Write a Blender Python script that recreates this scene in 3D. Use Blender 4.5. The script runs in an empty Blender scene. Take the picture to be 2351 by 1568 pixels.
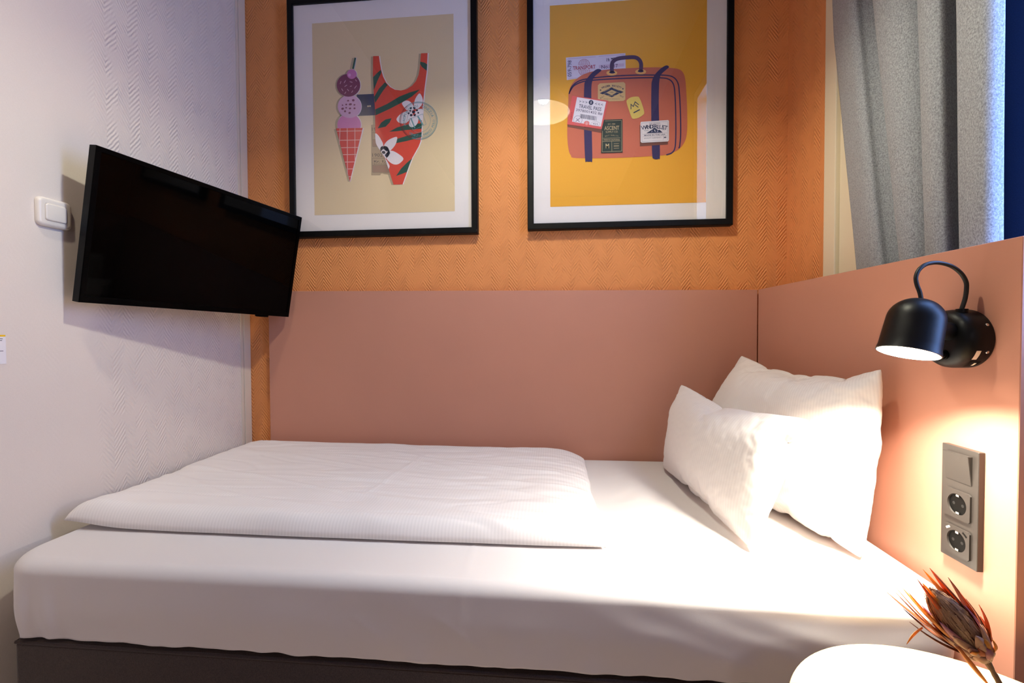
import bpy, bmesh, math, random
from mathutils import Vector, Matrix, noise
from mathutils.geometry import tessellate_polygon

random.seed(7)
C = bpy.context.scene.collection
PI = math.pi
ZC = 1.10                      # eye height

# ------------------------------------------------------------------ setting constants (metres)
XL, XRW, YB = -1.310, 0.9012, 1.834          # left wall, right wall, back wall
XP, YP = 0.7885, 1.814                       # faces of the two bed panels
ZT = 0.593                                   # mattress top
CEIL, YF = 3.05, -3.0

# ------------------------------------------------------------------ colour / materials
def lin(c):
    return tuple(((v/255)/12.92 if v/255 <= 0.04045 else ((v/255+0.055)/1.055)**2.4) for v in c)

def newmat(name):
    m = bpy.data.materials.new(name); m.use_nodes = True
    nt = m.node_tree; b = nt.nodes['Principled BSDF']
    return m, nt, b

def N(nt, t, **kw):
    n = nt.nodes.new(t)
    for k, v in kw.items(): setattr(n, k, v)
    return n

def plain(name, rgb, rough=0.5, metal=0.0, spec=0.5, coat=0.0, var=0.0, vscale=30, bump=0.0, bscale=300, emis=None, estr=0.0):
    m, nt, b = newmat(name)
    col = (*lin(rgb), 1)
    b.inputs['Base Color'].default_value = col
    b.inputs['Roughness'].default_value = rough
    b.inputs['Metallic'].default_value = metal
    b.inputs['Specular IOR Level'].default_value = spec
    if coat:
        b.inputs['Coat Weight'].default_value = coat; b.inputs['Coat Roughness'].default_value = 0.05
    tc = N(nt, 'ShaderNodeTexCoord')
    if var:
        nz = N(nt, 'ShaderNodeTexNoise'); nz.inputs['Scale'].default_value = vscale; nz.inputs['Detail'].default_value = 4
        nt.links.new(tc.outputs['Object'], nz.inputs['Vector'])
        mx = N(nt, 'ShaderNodeMix', data_type='RGBA')
        mx.inputs[6].default_value = tuple(c*(1-var) for c in col[:3])+(1,)
        mx.inputs[7].default_value = tuple(min(1, c*(1+var)) for c in col[:3])+(1,)
        nt.links.new(nz.outputs['Fac'], mx.inputs[0]); nt.links.new(mx.outputs[2], b.inputs['Base Color'])
    if bump:
        nb = N(nt, 'ShaderNodeTexNoise'); nb.inputs['Scale'].default_value = bscale; nb.inputs['Detail'].default_value = 3
        nt.links.new(tc.outputs['Object'], nb.inputs['Vector'])
        bp = N(nt, 'ShaderNodeBump'); bp.inputs['Strength'].default_value = bump; bp.inputs['Distance'].default_value = 0.002
        nt.links.new(nb.outputs['Fac'], bp.inputs['Height']); nt.links.new(bp.outputs['Normal'], b.inputs['Normal'])
    if emis:
        b.inputs['Emission Color'].default_value = (*lin(emis), 1); b.inputs['Emission Strength'].default_value = estr
    return m

def M2(nt, op, a, b=None, c=None):
    n = N(nt, 'ShaderNodeMath', operation=op)
    for i, v in enumerate((a, b, c)):
        if v is None: continue
        if isinstance(v, (int, float)): n.inputs[i].default_value = v
        else: nt.links.new(v, n.inputs[i])
    return n.outputs[0]

def wallpaper(name, rgb, axis, strength=0.5, mask=None, rough=0.75, flip=1):
    """painted relief wallpaper: small blocks of slanted ridges; axis = horizontal axis of the wall"""
    m, nt, b = newmat(name)
    b.inputs['Roughness'].default_value = rough; b.inputs['Specular IOR Level'].default_value = 0.35
    tc = N(nt, 'ShaderNodeTexCoord'); sp = N(nt, 'ShaderNodeSeparateXYZ')
    nt.links.new(tc.outputs['Object'], sp.inputs[0])
    nd = N(nt, 'ShaderNodeTexNoise'); nd.inputs['Scale'].default_value = 45; nd.inputs['Detail'].default_value = 2
    nt.links.new(tc.outputs['Object'], nd.inputs['Vector'])
    x = sp.outputs[axis]; z = sp.outputs[2]
    w = 0.036
    # slanted block lattice
    colid = M2(nt, 'FLOOR', M2(nt, 'DIVIDE', x, w))
    odd = M2(nt, 'MULTIPLY', M2(nt, 'FRACT', M2(nt, 'MULTIPLY', colid, 0.5)), 2.0)
    sgn = M2(nt, 'MULTIPLY', M2(nt, 'SUBTRACT', M2(nt, 'MULTIPLY', odd, 2.0), 1.0), flip)
    d = M2(nt, 'ADD', M2(nt, 'MULTIPLY', x, sgn), M2(nt, 'MULTIPLY', z, 0.72))
    d = M2(nt, 'ADD', d, M2(nt, 'MULTIPLY', nd.outputs['Fac'], 0.006))
    ridge = M2(nt, 'SINE', M2(nt, 'MULTIPLY', d, 2*PI/0.0112))
    # ridges fade in patches
    n2 = N(nt, 'ShaderNodeTexNoise'); n2.inputs['Scale'].default_value = 22; n2.inputs['Detail'].default_value = 1
    nt.links.new(tc.outputs['Object'], n2.inputs['Vector'])
    mr = N(nt, 'ShaderNodeMapRange'); mr.inputs[1].default_value = 0.30; mr.inputs[2].default_value = 0.60
    nt.links.new(n2.outputs['Fac'], mr.inputs[0])
    fine = N(nt, 'ShaderNodeTexNoise'); fine.inputs['Scale'].default_value = 520; fine.inputs['Detail'].default_value = 2
    nt.links.new(tc.outputs['Object'], fine.inputs['Vector'])
    h = M2(nt, 'ADD', M2(nt, 'MULTIPLY', M2(nt, 'MULTIPLY', ridge, 0.5), mr.outputs[0]), M2(nt, 'MULTIPLY', fine.outputs['Fac'], 0.55))
    if mask:   # relief only beyond y = mask
        mk = N(nt, 'ShaderNodeMapRange'); mk.interpolation_type = 'SMOOTHSTEP'
        mk.inputs[1].default_value = mask-0.03; mk.inputs[2].default_value = mask+0.04
        mk.inputs[3].default_value = 0.06
        nt.links.new(sp.outputs[1], mk.inputs[0])
        h = M2(nt, 'MULTIPLY', h, mk.outputs[0])
    bp = N(nt, 'ShaderNodeBump'); bp.inputs['Strength'].default_value = strength; bp.inputs['Distance'].default_value = 0.0030
    nt.links.new(h, bp.inputs['Height']); nt.links.new(bp.outputs['Normal'], b.inputs['Normal'])
    c = lin(rgb)
    mx = N(nt, 'ShaderNodeMix', data_type='RGBA')
    mx.inputs[6].default_value = tuple(v*0.94 for v in c)+(1,); mx.inputs[7].default_value = tuple(v*1.05 for v in c)+(1,)
    nt.links.new(fine.outputs['Fac'], mx.inputs[0]); nt.links.new(mx.outputs[2], b.inputs['Base Color'])
    return m

def linen(name, rgb, stripe=0.0, uvstripe=True, period=0.0085, rough=0.8, weave=0.12):
    m, nt, b = newmat(name)
    b.inputs['Roughness'].default_value = rough; b.inputs['Specular IOR Level'].default_value = 0.25
    b.inputs['Sheen Weight'].default_value = 0.12; b.inputs['Sheen Roughness'].default_value = 0.5
    tc = N(nt, 'ShaderNodeTexCoord'); sp = N(nt, 'ShaderNodeSeparateXYZ')
    nt.links.new(tc.outputs['UV' if uvstripe else 'Object'], sp.inputs[0])
    c = lin(rgb); base = (*c, 1)
    fine = N(nt, 'ShaderNodeTexNoise'); fine.inputs['Scale'].default_value = 900; fine.inputs['Detail'].default_value = 1
    nt.links.new(tc.outputs['Object'], fine.inputs['Vector'])
    bp = N(nt, 'ShaderNodeBump'); bp.inputs['Strength'].default_value = weave; bp.inputs['Distance'].default_value = 0.0006
    nt.links.new(fine.outputs['Fac'], bp.inputs['Height']); nt.links.new(bp.outputs['Normal'], b.inputs['Normal'])
    b.inputs['Base Color'].default_value = base
    if stripe:
        s = M2(nt, 'SINE', M2(nt, 'MULTIPLY', sp.outputs[0], 2*PI/period))
        mr = N(nt, 'ShaderNodeMapRange'); mr.inputs[1].default_value = -0.35; mr.inputs[2].default_value = 0.35
        nt.links.new(s, mr.inputs[0])
        mx = N(nt, 'ShaderNodeMix', data_type='RGBA')
        mx.inputs[6].default_value = tuple(v*(1-stripe) for v in c)+(1,); mx.inputs[7].default_value = base
        nt.links.new(mr.outputs[0], mx.inputs[0]); nt.links.new(mx.outputs[2], b.inputs['Base Color'])
        rr = M2(nt, 'ADD', M2(nt, 'MULTIPLY', mr.outputs[0], -0.3), rough)
        nt.links.new(rr, b.inputs['Roughness'])
    return m

def heather(name, rgb, contrast=0.35, sx=260, sz=90, rough=0.9):
    m, nt, b = newmat(name)
    b.inputs['Roughness'].default_value = rough; b.inputs['Specular IOR Level'].default_value = 0.15
    b.inputs['Sheen Weight'].default_value = 0.15
    tc = N(nt, 'ShaderNodeTexCoord'); mp = N(nt, 'ShaderNodeMapping')
    mp.inputs['Scale'].default_value = (sx, sx, sz)
    nt.links.new(tc.outputs['Object'], mp.inputs['Vector'])
    nz = N(nt, 'ShaderNodeTexNoise'); nz.inputs['Scale'].default_value = 1.6; nz.inputs['Detail'].default_value = 3; nz.inputs['Roughness'].default_value = 0.7
    nt.links.new(mp.outputs[0], nz.inputs['Vector'])
    mr = N(nt, 'ShaderNodeMapRange'); mr.inputs[1].default_value = 0.32; mr.inputs[2].default_value = 0.68
    nt.links.new(nz.outputs['Fac'], mr.inputs[0])
    c = lin(rgb)
    mx = N(nt, 'ShaderNodeMix', data_type='RGBA')
    mx.inputs[6].default_value = tuple(v*(1-contrast) for v in c)+(1,); mx.inputs[7].default_value = tuple(min(1, v*(1+contrast)) for v in c)+(1,)
    nt.links.new(mr.outputs[0], mx.inputs[0]); nt.links.new(mx.outputs[2], b.inputs['Base Color'])
    bp = N(nt, 'ShaderNodeBump'); bp.inputs['Strength'].default_value = 0.25; bp.inputs['Distance'].default_value = 0.001
    nt.links.new(nz.outputs['Fac'], bp.inputs['Height']); nt.links.new(bp.outputs['Normal'], b.inputs['Normal'])
    return m

def wood(name, rgb, dark):
    m, nt, b = newmat(name)
    b.inputs['Roughness'].default_value = 0.45
    tc = N(nt, 'ShaderNodeTexCoord'); mp = N(nt, 'ShaderNodeMapping'); mp.inputs['Scale'].default_value = (6, 260, 20)
    nt.links.new(tc.outputs['Object'], mp.inputs['Vector'])
    nz = N(nt, 'ShaderNodeTexNoise'); nz.inputs['Scale'].default_value = 1.0; nz.inputs['Detail'].default_value = 5; nz.inputs['Roughness'].default_value = 0.65
    nt.links.new(mp.outputs[0], nz.inputs['Vector'])
    mr = N(nt, 'ShaderNodeMapRange'); mr.inputs[1].default_value = 0.4; mr.inputs[2].default_value = 0.68
    nt.links.new(nz.outputs['Fac'], mr.inputs[0])
    mx = N(nt, 'ShaderNodeMix', data_type='RGBA'); mx.inputs[6].default_value = (*lin(rgb), 1); mx.inputs[7].default_value = (*lin(dark), 1)
    nt.links.new(mr.outputs[0], mx.inputs[0]); nt.links.new(mx.outputs[2], b.inputs['Base Color'])
    return m

def glass(name, rough=0.0, tint=(1, 1, 1), ior=1.5):
    m = bpy.data.materials.new(name); m.use_nodes = True; nt = m.node_tree
    nt.nodes.remove(nt.nodes['Principled BSDF'])
    out = nt.nodes['Material Output']
    tr = N(nt, 'ShaderNodeBsdfTransparent'); tr.inputs[0].default_value = (*tint, 1)
    gl = N(nt, 'ShaderNodeBsdfGlossy'); gl.inputs['Roughness'].default_value = rough
    lw = N(nt, 'ShaderNodeLayerWeight')           # Schlick reflectance, the same from either side of the thin sheet
    lw.inputs[0].default_value = 0.5
    f0 = ((ior-1)/(ior+1))**2
    fr = M2(nt, 'ADD', M2(nt, 'MULTIPLY', M2(nt, 'POWER', lw.outputs['Facing'], 5.0), 1-1.9*f0), 1.9*f0)
    mx = N(nt, 'ShaderNodeMixShader')
    nt.links.new(fr, mx.inputs[0]); nt.links.new(tr.outputs[0], mx.inputs[1]); nt.links.new(gl.outputs[0], mx.inputs[2])
    nt.links.new(mx.outputs[0], out.inputs[0])
    return m

def emitter(name, rgb, strength):
    m = bpy.data.materials.new(name); m.use_nodes = True; nt = m.node_tree
    nt.nodes.remove(nt.nodes['Principled BSDF'])
    e = N(nt, 'ShaderNodeEmission'); e.inputs[0].default_value = (*rgb, 1); e.inputs[1].default_value = strength
    nt.links.new(e.outputs[0], nt.nodes['Material Output'].inputs[0])
    return m

MAT = dict(
    orange=wallpaper('orange_wallpaper', (230, 150, 89), 0, 0.72),
    orange_side=wallpaper('orange_wallpaper_side', (230, 148, 88), 1, 0.7, flip=-1),
    cream=wallpaper('cream_wallpaper', (232, 221, 211), 1, 0.5, mask=1.19),
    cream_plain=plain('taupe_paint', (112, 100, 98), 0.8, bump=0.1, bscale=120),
    trim=plain('cream_trim_paint', (226, 214, 196), 0.5, bump=0.05, bscale=90),
    frame_cream=plain('cream_window_paint', (236, 220, 190), 0.45, bump=0.04, bscale=60),
    ceiling=plain('ceiling_paint', (170, 160, 158), 0.9),
    floor=wood('oak_floor', (150, 118, 88), (110, 82, 60)),
    carpet=heather('light_carpet', (196, 178, 168), 0.3, 300, 300),
    panel=plain('salmon_laminate', (195, 138, 117), 0.42, spec=0.3, var=0.03, vscale=6, bump=0.02, bscale=900),
    panel_edge=plain('salmon_laminate_edge', (196, 138, 118), 0.5),
    black=plain('black_powder_coat', (5, 5, 6), 0.42, spec=0.24, bump=0.03, bscale=900),
    black_frame=plain('black_frame_wood', (5, 5, 5), 0.5, spec=0.18),
    black_gloss=plain('black_gloss', (2, 2, 2), 0.3, spec=0.05),
    screen=plain('dark_screen', (2, 2, 2), 0.05, spec=0.06),
    black_matt=plain('black_matt', (10, 10, 11), 0.7),
    rubber=plain('black_cable', (10, 10, 11), 0.5),
    white_plastic=plain('white_plastic', (238, 230, 220), 0.25, spec=0.5),
    paper=plain('white_paper', (240, 236, 240), 0.7),
    yellow=plain('yellow_print', (240, 195, 30), 0.7),
    greytext=plain('grey_print', (110, 106, 112), 0.7),
    sheet=linen('white_sheet', (222, 216, 215), 0.0),
    duvet=linen('white_satin_stripe', (243, 238, 237), 0.055),
    pillow=linen('white_pillow_stripe', (240, 233, 229), 0.045, period=0.0095),
    base=heather('dark_upholstery', (62, 50, 46), 0.35, 500, 240),
    curtain=heather('grey_heather_wool', (154, 156, 160), 0.42, 240, 150),
    navy=None or heather('navy_weave', (44, 72, 118), 0.25, 700, 300),
    dark_grey=plain('anthracite_plastic', (50, 45, 43), 0.42, spec=0.5, bump=0.03, bscale=1500),
    cavity=plain('socket_cavity', (3, 3, 3), 0.6, spec=0.15),
    chrome=plain('chrome', (215, 212, 205), 0.2, metal=1.0),
    usb=plain('usb_white', (240, 235, 215), 0.4),
    table=wood('pale_oak_top', (226, 198, 146), (198, 164, 112)),
    mat_board=plain('white_mat_board', (238, 230, 226), 0.85),
    glass=glass('picture_glass'),
    win_glass=glass('window_glass'),
    shade_white=plain('white_enamel', (240, 236, 228), 0.4),
    sticker=plain('pale_sticker', (225, 205, 190), 0.5),
    ceramic=plain('grey_ceramic', (120, 116, 112), 0.4),
)

def add_translucent(m, fac, gain=1.0):
    nt = m.node_tree; b = nt.nodes['Principled BSDF']; out = nt.nodes['Material Output']
    tl = N(nt, 'ShaderNodeBsdfTranslucent'); ms = N(nt, 'ShaderNodeMixShader'); ms.inputs[0].default_value = fac
    nt.links.new(b.inputs['Base Color'].links[0].from_socket, tl.inputs[0])
    nt.links.new(b.outputs[0], ms.inputs[1]); nt.links.new(tl.outputs[0], ms.inputs[2]); nt.links.new(ms.outputs[0], out.inputs[0])
add_translucent(MAT['navy'], 0.35)

# ------------------------------------------------------------------ object helpers
def link(name, me, mat=None, parent=None, smooth=False):
    o = bpy.data.objects.new(name, me); C.objects.link(o)
    if mat is not None:
        for x in (mat if isinstance(mat, (list, tuple)) else [mat]): me.materials.append(x)
    if parent: o.parent = parent
    if smooth:
        for p in me.polygons: p.use_smooth = True
    return o

def obj_bm(name, bm, mat, parent=None, smooth=False, angle=None):
    bmesh.ops.recalc_face_normals(bm, faces=bm.faces)
    me = bpy.data.meshes.new(name); bm.to_mesh(me); bm.free()
    o = link(name, me, mat, parent, smooth or angle is not None)
    if angle is not None:
        me.set_sharp_from_angle(angle=math.radians(angle))
    return o

def tag(o, label, cat, group=None):
    o['label'] = label; o['category'] = cat
    if group: o['group'] = group
    return o

def thing(name, label, cat, loc=(0, 0, 0), rot=None, group=None):
    o = bpy.data.objects.new(name, None); C.objects.link(o); o.location = loc
    if rot is not None: o.rotation_euler = rot
    o.empty_display_size = 0.05
    return tag(o, label, cat, group)

def structure(o):
    o['kind'] = 'structure'; return o

def box(bm, lo, hi, bev=0.0, seg=2):
    r = bmesh.ops.create_cube(bm, size=1.0)
    vs = r['verts']
    for v in vs:
        v.co = Vector([lo[i] + (v.co[i]+0.5)*(hi[i]-lo[i]) for i in range(3)])
    if bev:
        es = list({e for v in vs for e in v.link_edges})
        bmesh.ops.bevel(bm, geom=es, offset=bev, segments=seg, profile=0.5, affect='EDGES')

def lathe(bm, prof, n=48, cap0=False, cap1=False):
    rings = []
    for r, z in prof:
        if r < 1e-6: rings.append([bm.verts.new((0, 0, z))]*n)
        else: rings.append([bm.verts.new((r*math.cos(2*PI*i/n), r*math.sin(2*PI*i/n), z)) for i in range(n)])
    for a, b in zip(rings, rings[1:]):
        for i in range(n):
            q = [a[i], a[(i+1) % n], b[(i+1) % n], b[i]]
            u = []
            for v in q:
                if v not in u: u.append(v)
            if len(u) > 2: bm.faces.new(u)
    if cap0: bm.faces.new(rings[0])
    if cap1: bm.faces.new(rings[-1])
    return [v for r in rings for v in dict.fromkeys(r)]

def catmull(pts, k=8):
    P = [Vector(p) for p in pts]; P = [P[0]*2-P[1]] + P + [P[-1]*2-P[-2]]
    out = []
    for i in range(1, len(P)-2):
        for j in range(k):
            t = j/k
            a, b, c, d = P[i-1:i+3]
            out.append(0.5*((2*b)+(c-a)*t+(2*a-5*b+4*c-d)*t*t+(3*b-a-3*c+d)*t**3))
    out.append(P[-2]); return out

def tube(bm, pts, rad, n=12):
    rads = rad if isinstance(rad, (list, tuple)) else [rad]*len(pts)
    prev = None; up = Vector((0.3, 0.9, 0.2)).normalized(); rings = []
    for i, p in enumerate(pts):
        t = (pts[min(i+1, len(pts)-1)] - pts[max(i-1, 0)]).normalized()
        up = (up - t*up.dot(t)).normalized(); s = t.cross(up)
        rings.append([bm.verts.new(p + (up*math.cos(2*PI*j/n)+s*math.sin(2*PI*j/n))*rads[i]) for j in range(n)])
    for a, b in zip(rings, rings[1:]):
        for j in range(n): bm.faces.new([a[j], a[(j+1) % n], b[(j+1) % n], b[j]])
    bm.faces.new(rings[0][::-1]); bm.faces.new(rings[-1])

def rrect(w, h, r, k=6):
    out = []
    for cx, cy, a0 in ((w/2-r, h/2-r, 0), (-w/2+r, h/2-r, 90), (-w/2+r, -h/2+r, 180), (w/2-r, -h/2+r, 270)):
        for i in range(k+1):
            a = math.radians(a0+90*i/k); out.append((cx+r*math.cos(a), cy+r*math.sin(a)))
    return out

def plate(bm, outline_fn, levels):
    """stack of outlines; levels = [(inset, height)], outline_fn(inset)->pts; built in local x,y with height on z, closed on top"""
    rings = [[bm.verts.new((x, y, h)) for x, y in outline_fn(ins)] for ins, h in levels]
    n = len(rings[0])
    for a, b in zip(rings, rings[1:]):
        for i in range(n): bm.faces.new([a[i], a[(i+1) % n], b[(i+1) % n], b[i]])
    bm.faces.new(rings[-1]); bm.faces.new(rings[0][::-1])

# ================================================================== ROOM SHELL
def slab(name, lo, hi, mat):
    bm = bmesh.new(); box(bm, lo, hi); return structure(obj_bm(name, bm, mat))

slab('floor', (XL-0.15, YF-0.15, -0.1), (XRW+0.15, YB+0.15, 0.0), MAT['carpet'])
slab('ceiling', (XL-0.15, YF-0.15, CEIL), (XRW+0.15, YB+0.15, CEIL+0.1), MAT['ceiling'])
slab('wall_back', (XL-0.15, YB, 0), (XRW+0.15, YB+0.15, CEIL), MAT['orange'])
slab('wall_left', (XL-0.15, YF, 0), (XL, YB, CEIL), MAT['cream'])
slab('wall_front', (XL-0.15, YF-0.15, 0), (XRW+0.15, YF, CEIL), MAT['cream_plain'])

# right wall with the window opening; the strip next to the corner is papered orange
WY0, WY1, WZ0, WZ1 = 0.60, 1.592, 0.86, 2.62
bm = bmesh.new()
box(bm, (XRW, WY1, 0), (XRW+0.15, YB, CEIL))
nf = len(bm.faces)
box(bm, (XRW, YF, 0), (XRW+0.15, WY0, CEIL))
box(bm, (XRW, WY0, 0), (XRW+0.15, WY1, WZ0))
box(bm, (XRW, WY0, WZ1), (XRW+0.15, WY1, CEIL))
for i, f in enumerate(list(bm.faces)): f.material_index = 0 if i < nf else 1
structure(obj_bm('wall_right', bm, [MAT['orange_side'], MAT['cream_plain']]))

# vertical trim strip in the corner of the left wall
bm = bmesh.new()
box(bm, (XL, 1.776, 0), (XL+0.0035, 1.790, CEIL), 0.001)
box(bm, (XL, 1.7925, 0), (XL+0.005, 1.833, CEIL), 0.0015)
structure(obj_bm('trim_1', bm, MAT['trim']))

# window: cream casing, sash, glass
bm = bmesh.new()
box(bm, (XRW-0.003, 1.532, WZ0), (XRW+0.12, WY1, WZ1), 0.002)
box(bm, (XRW+0.010, 1.440, WZ0), (XRW+0.11, 1.532, WZ1), 0.004)
box(bm, (XRW+0.004, WY0, WZ0), (XRW+0.12, WY0+0.06, WZ1), 0.002)
box(bm, (XRW+0.004, WY0+0.06, WZ0), (XRW+0.12, 1.44, WZ0+0.06), 0.002)
box(bm, (XRW+0.004, WY0+0.06, WZ1-0.06), (XRW+0.12, 1.44, WZ1), 0.002)
wf = structure(obj_bm('window_1', bm, MAT['frame_cream']))
bm = bmesh.new(); box(bm, (XRW+0.085, WY0+0.06, WZ0+0.06), (XRW+0.089, 1.44, WZ1-0.06))
pane = obj_bm('pane', bm, MAT['win_glass'], wf)

# ================================================================== BED PANELS
bm = bmesh.new()
x0, x1 = -1.2085, XP-0.0015
zl, zr = ZC+0.1765, ZC+0.158
vs = [bm.verts.new(v) for v in ((x0, YP, 0), (x1, YP, 0), (x1, YB-0.001, 0), (x0, YB-0.001, 0), (x0, YP, zl), (x1, YP, zr), (x1, YB-0.001, zr), (x0, YB-0.001, zl))]
for f in ((0, 1, 5, 4), (1, 2, 6, 5), (2, 3, 7, 6), (3, 0, 4, 7), (4, 5, 6, 7), (3, 2, 1, 0)): bm.faces.new([vs[i] for i in f])
bmesh.ops.bevel(bm, geom=list(bm.edges), offset=0.0012, segments=1, affect='EDGES')
tag(obj_bm('wall_panel', bm, MAT['panel']), 'long salmon laminate panel along the back wall below the two pictures', 'wall panel')
bm = bmesh.new(); box(bm, (XP, 0.834, 0), (XP+0.024, YP-0.0015, ZC+0.158), 0.0012, 1)
tag(obj_bm('headboard_panel', bm, MAT['panel']), 'salmon laminate headboard panel on the right that carries the reading lamp and sockets', 'headboard')

# ================================================================== PICTURES
HL = ((6.680676368e-04, -6.868972507e-06, -4.392103152e-01), (-3.159794601e-05, -6.408246090e-04, 4.980407848e-01), (3.264668857e-05, -7.961451859e-06, 1.0))
HR = ((6.049047609e-04, 9.351395868e-07, -4.075537273e-01), (-3.023002746e-05, -6.095765907e-04, 4.211547457e-01), (3.105688632e-05, -7.573751464e-06, 1.0))

class Print:
    """flat printed sheet: coloured shapes in thin layers, drawn in sketch units and squared up by H (metres from the print's centre)"""
    def __init__(s, H, size):
        s.H = H; s.size = size; s.v = []; s.f = []; s.mi = []; s.mats = []; s.idx = {}; s.z = 0
        s.rect_m(-size[0]/2, -size[1]/2, size[0]/2, size[1]/2)
    def col(s, rgb):
        if rgb not in s.idx:
            s.idx[rgb] = len(s.mats); s.mats.append(plain('print_ink', rgb, 0.8, var=0.05, vscale=400))
        return s.idx[rgb]
    def up(s): s.z += 1
    def m(s, x, y):
        H = s.H; w = H[2][0]*x+H[2][1]*y+H[2][2]
        return ((H[0][0]*x+H[0][1]*y+H[0][2])/w, (H[1][0]*x+H[1][1]*y+H[1][2])/w)
    def rect_m(s, a, b, c, d):
        s._poly([(a, b), (c, b), (c, d), (a, d)], s.bg if hasattr(s, 'bg') else None)
    def _poly(s, P, rgb):
        if rgb is None: return
        b = len(s.v); P2 = [Vector((x, y, 0)) for x, y in P]
        s.v += [(x, -0.0002*s.z, y) for x, y in P]
        for t in tessellate_polygon([P2]):
            a, q, r = (P2[i] for i in t)
            if abs((q-a).cross(r-a).z) < 1e-12: continue
            tt = t if (q-a).cross(r-a).z > 0 else t[::-1]
            s.f.append([b+i for i in tt]); s.mi.append(s.col(rgb))
    def poly(s, P, rgb): s._poly([s.m(*p) for p in P], rgb)
    def smooth(s, P, rgb, k=6):
        Q = [Vector((*p, 0)) for p in P]; n = len(Q); out = []
        for i in range(n):
            a, b, c, d = Q[i-1], Q[i], Q[(i+1) % n], Q[(i+2) % n]
            for j in range(k):
                t = j/k
                w = 0.5*((2*b)+(c-a)*t+(2*a-5*b+4*c-d)*t*t+(3*b-a-3*c+d)*t**3); out.append((w.x, w.y))
        s.poly(out, rgb)
    def ell(s, cx, cy, rx, ry, rgb, ang=0, n=28):
        a = math.radians(ang)
        s.poly([(cx+rx*math.cos(2*PI*i/n)*math.cos(a)-ry*math.sin(2*PI*i/n)*math.sin(a), cy+rx*math.cos(2*PI*i/n)*math.sin(a)+ry*math.sin(2*PI*i/n)*math.cos(a)) for i in range(n)], rgb)
    def stroke(s, pts, w, rgb, cap=False, closed=False):
        """one ribbon along pts, mitred at the bends so that it never overlaps itself"""
        P = [Vector((p[0], p[1])) for k, p in enumerate(pts) if k == 0 or (Vector(p)-Vector(pts[k-1])).length > 1e-6]
        n = len(P)
        if n < 2: return
        D = [(P[k+1]-P[k]).normalized() for k in range(n-1)]
        if cap:
            P[0] = P[0]-D[0]*w*0.35; P[-1] = P[-1]+D[-1]*w*0.35
        A_, B_ = [], []
        for k in range(n):
            if closed and k in (0, n-1): d0, d1 = D[-1], D[0]
            else: d0, d1 = D[max(k-1, 0)], D[min(k, n-2)]
            t = d0+d1
            t = t.normalized() if t.length > 1e-6 else d1
            nn = Vector((-t.y, t.x)); c = max(0.45, abs(nn.dot(Vector((-d1.y, d1.x)))))
            A_.append(P[k]+nn*w/2/c); B_.append(P[k]-nn*w/2/c)
        for k in range(n-1): s.poly([A_[k], A_[k+1], B_[k+1], B_[k]], rgb)
    def arc(s, cx, cy, r, a0, a1, w, rgb, n=40, sq=1.0):
        P = []
        for i in range(n+1):
            a = math.radians(a0+(a1-a0)*i/n); P.append((cx+r*math.cos(a), cy+sq*r*math.sin(a)))
        s.stroke(P, w, rgb, closed=abs(a1-a0) >= 359.9)
    def rect(s, x0, y0, x1, y1, rgb): s.poly([(x0, y0), (x1, y0), (x1, y1), (x0, y1)], rgb)
    def text(s, body, cx, cy, w, h, rgb, ang=0, bold=0.0, align='c'):
        """w, h = size of the lettering's bounding box in sketch units (either may be None)"""
        cu = bpy.data.curves.new('lettering', 'FONT'); cu.body = body; cu.size = 1.0; cu.offset = bold; cu.resolution_u = 2
        o = bpy.data.objects.new('lettering', cu); C.objects.link(o)
        dg = bpy.context.evaluated_depsgraph_get(); dg.update()
        me = bpy.data.meshes.new_from_object(o.evaluated_get(dg))
        vs = [v.co.copy() for v in me.vertices]; fs = [list(p.vertices) for p in me.polygons]
        bpy.data.objects.remove(o); bpy.data.curves.remove(cu); bpy.data.meshes.remove(me)
        if not vs: return
        x0, x1 = min(v.x for v in vs), max(v.x for v in vs); y0, y1 = min(v.y for v in vs), max(v.y for v in vs)
        sy = h/(y1-y0) if h else w/(x1-x0); sx = w/(x1-x0) if w else sy
        a = math.radians(ang); b = len(s.v); ci = s.col(rgb)
        for v in vs:
            X = (v.x-(x0+x1)/2)*sx; Y = -(v.y-(y0+y1)/2)*sy
            u, t = s.m(cx+X*math.cos(a)-Y*math.sin(a), cy+X*math.sin(a)+Y*math.cos(a))
            s.v.append((u, -0.0002*s.z, t))
        for f in fs:
            p = [Vector(s.v[b+i]) for i in f]
            nrm = (p[1]-p[0]).cross(p[2]-p[0])
            ff = f if nrm.y < 0 else f[::-1]
            s.f.append([b+i for i in ff]); s.mi.append(ci)
    def arctext(s, body, cx, cy, r, a0, a1, h, rgb, outward=True, bold=0.0):
        n = len(body)
        for i, ch in enumerate(body):
            if ch == ' ': continue
            a = math.radians(a0+(a1-a0)*(i+0.5)/n)
            rot = math.degrees(a)+90 if outward else math.degrees(a)-90
            hh = h*(0.25 if ch in '.-' else 1)
            s.text(ch, cx+r*math.cos(a), cy+r*math.sin(a), None, hh, rgb, rot, bold)
    def build(s, name, parent, loc):
        me = bpy.data.meshes.new(name); me.from_pydata(s.v, [], s.f)
        for m_ in s.mats: me.materials.append(m_)
        for p, i in zip(me.polygons, s.mi): p.material_index = i
        o = link(name, me, None, parent); o.location = loc
        return o

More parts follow.
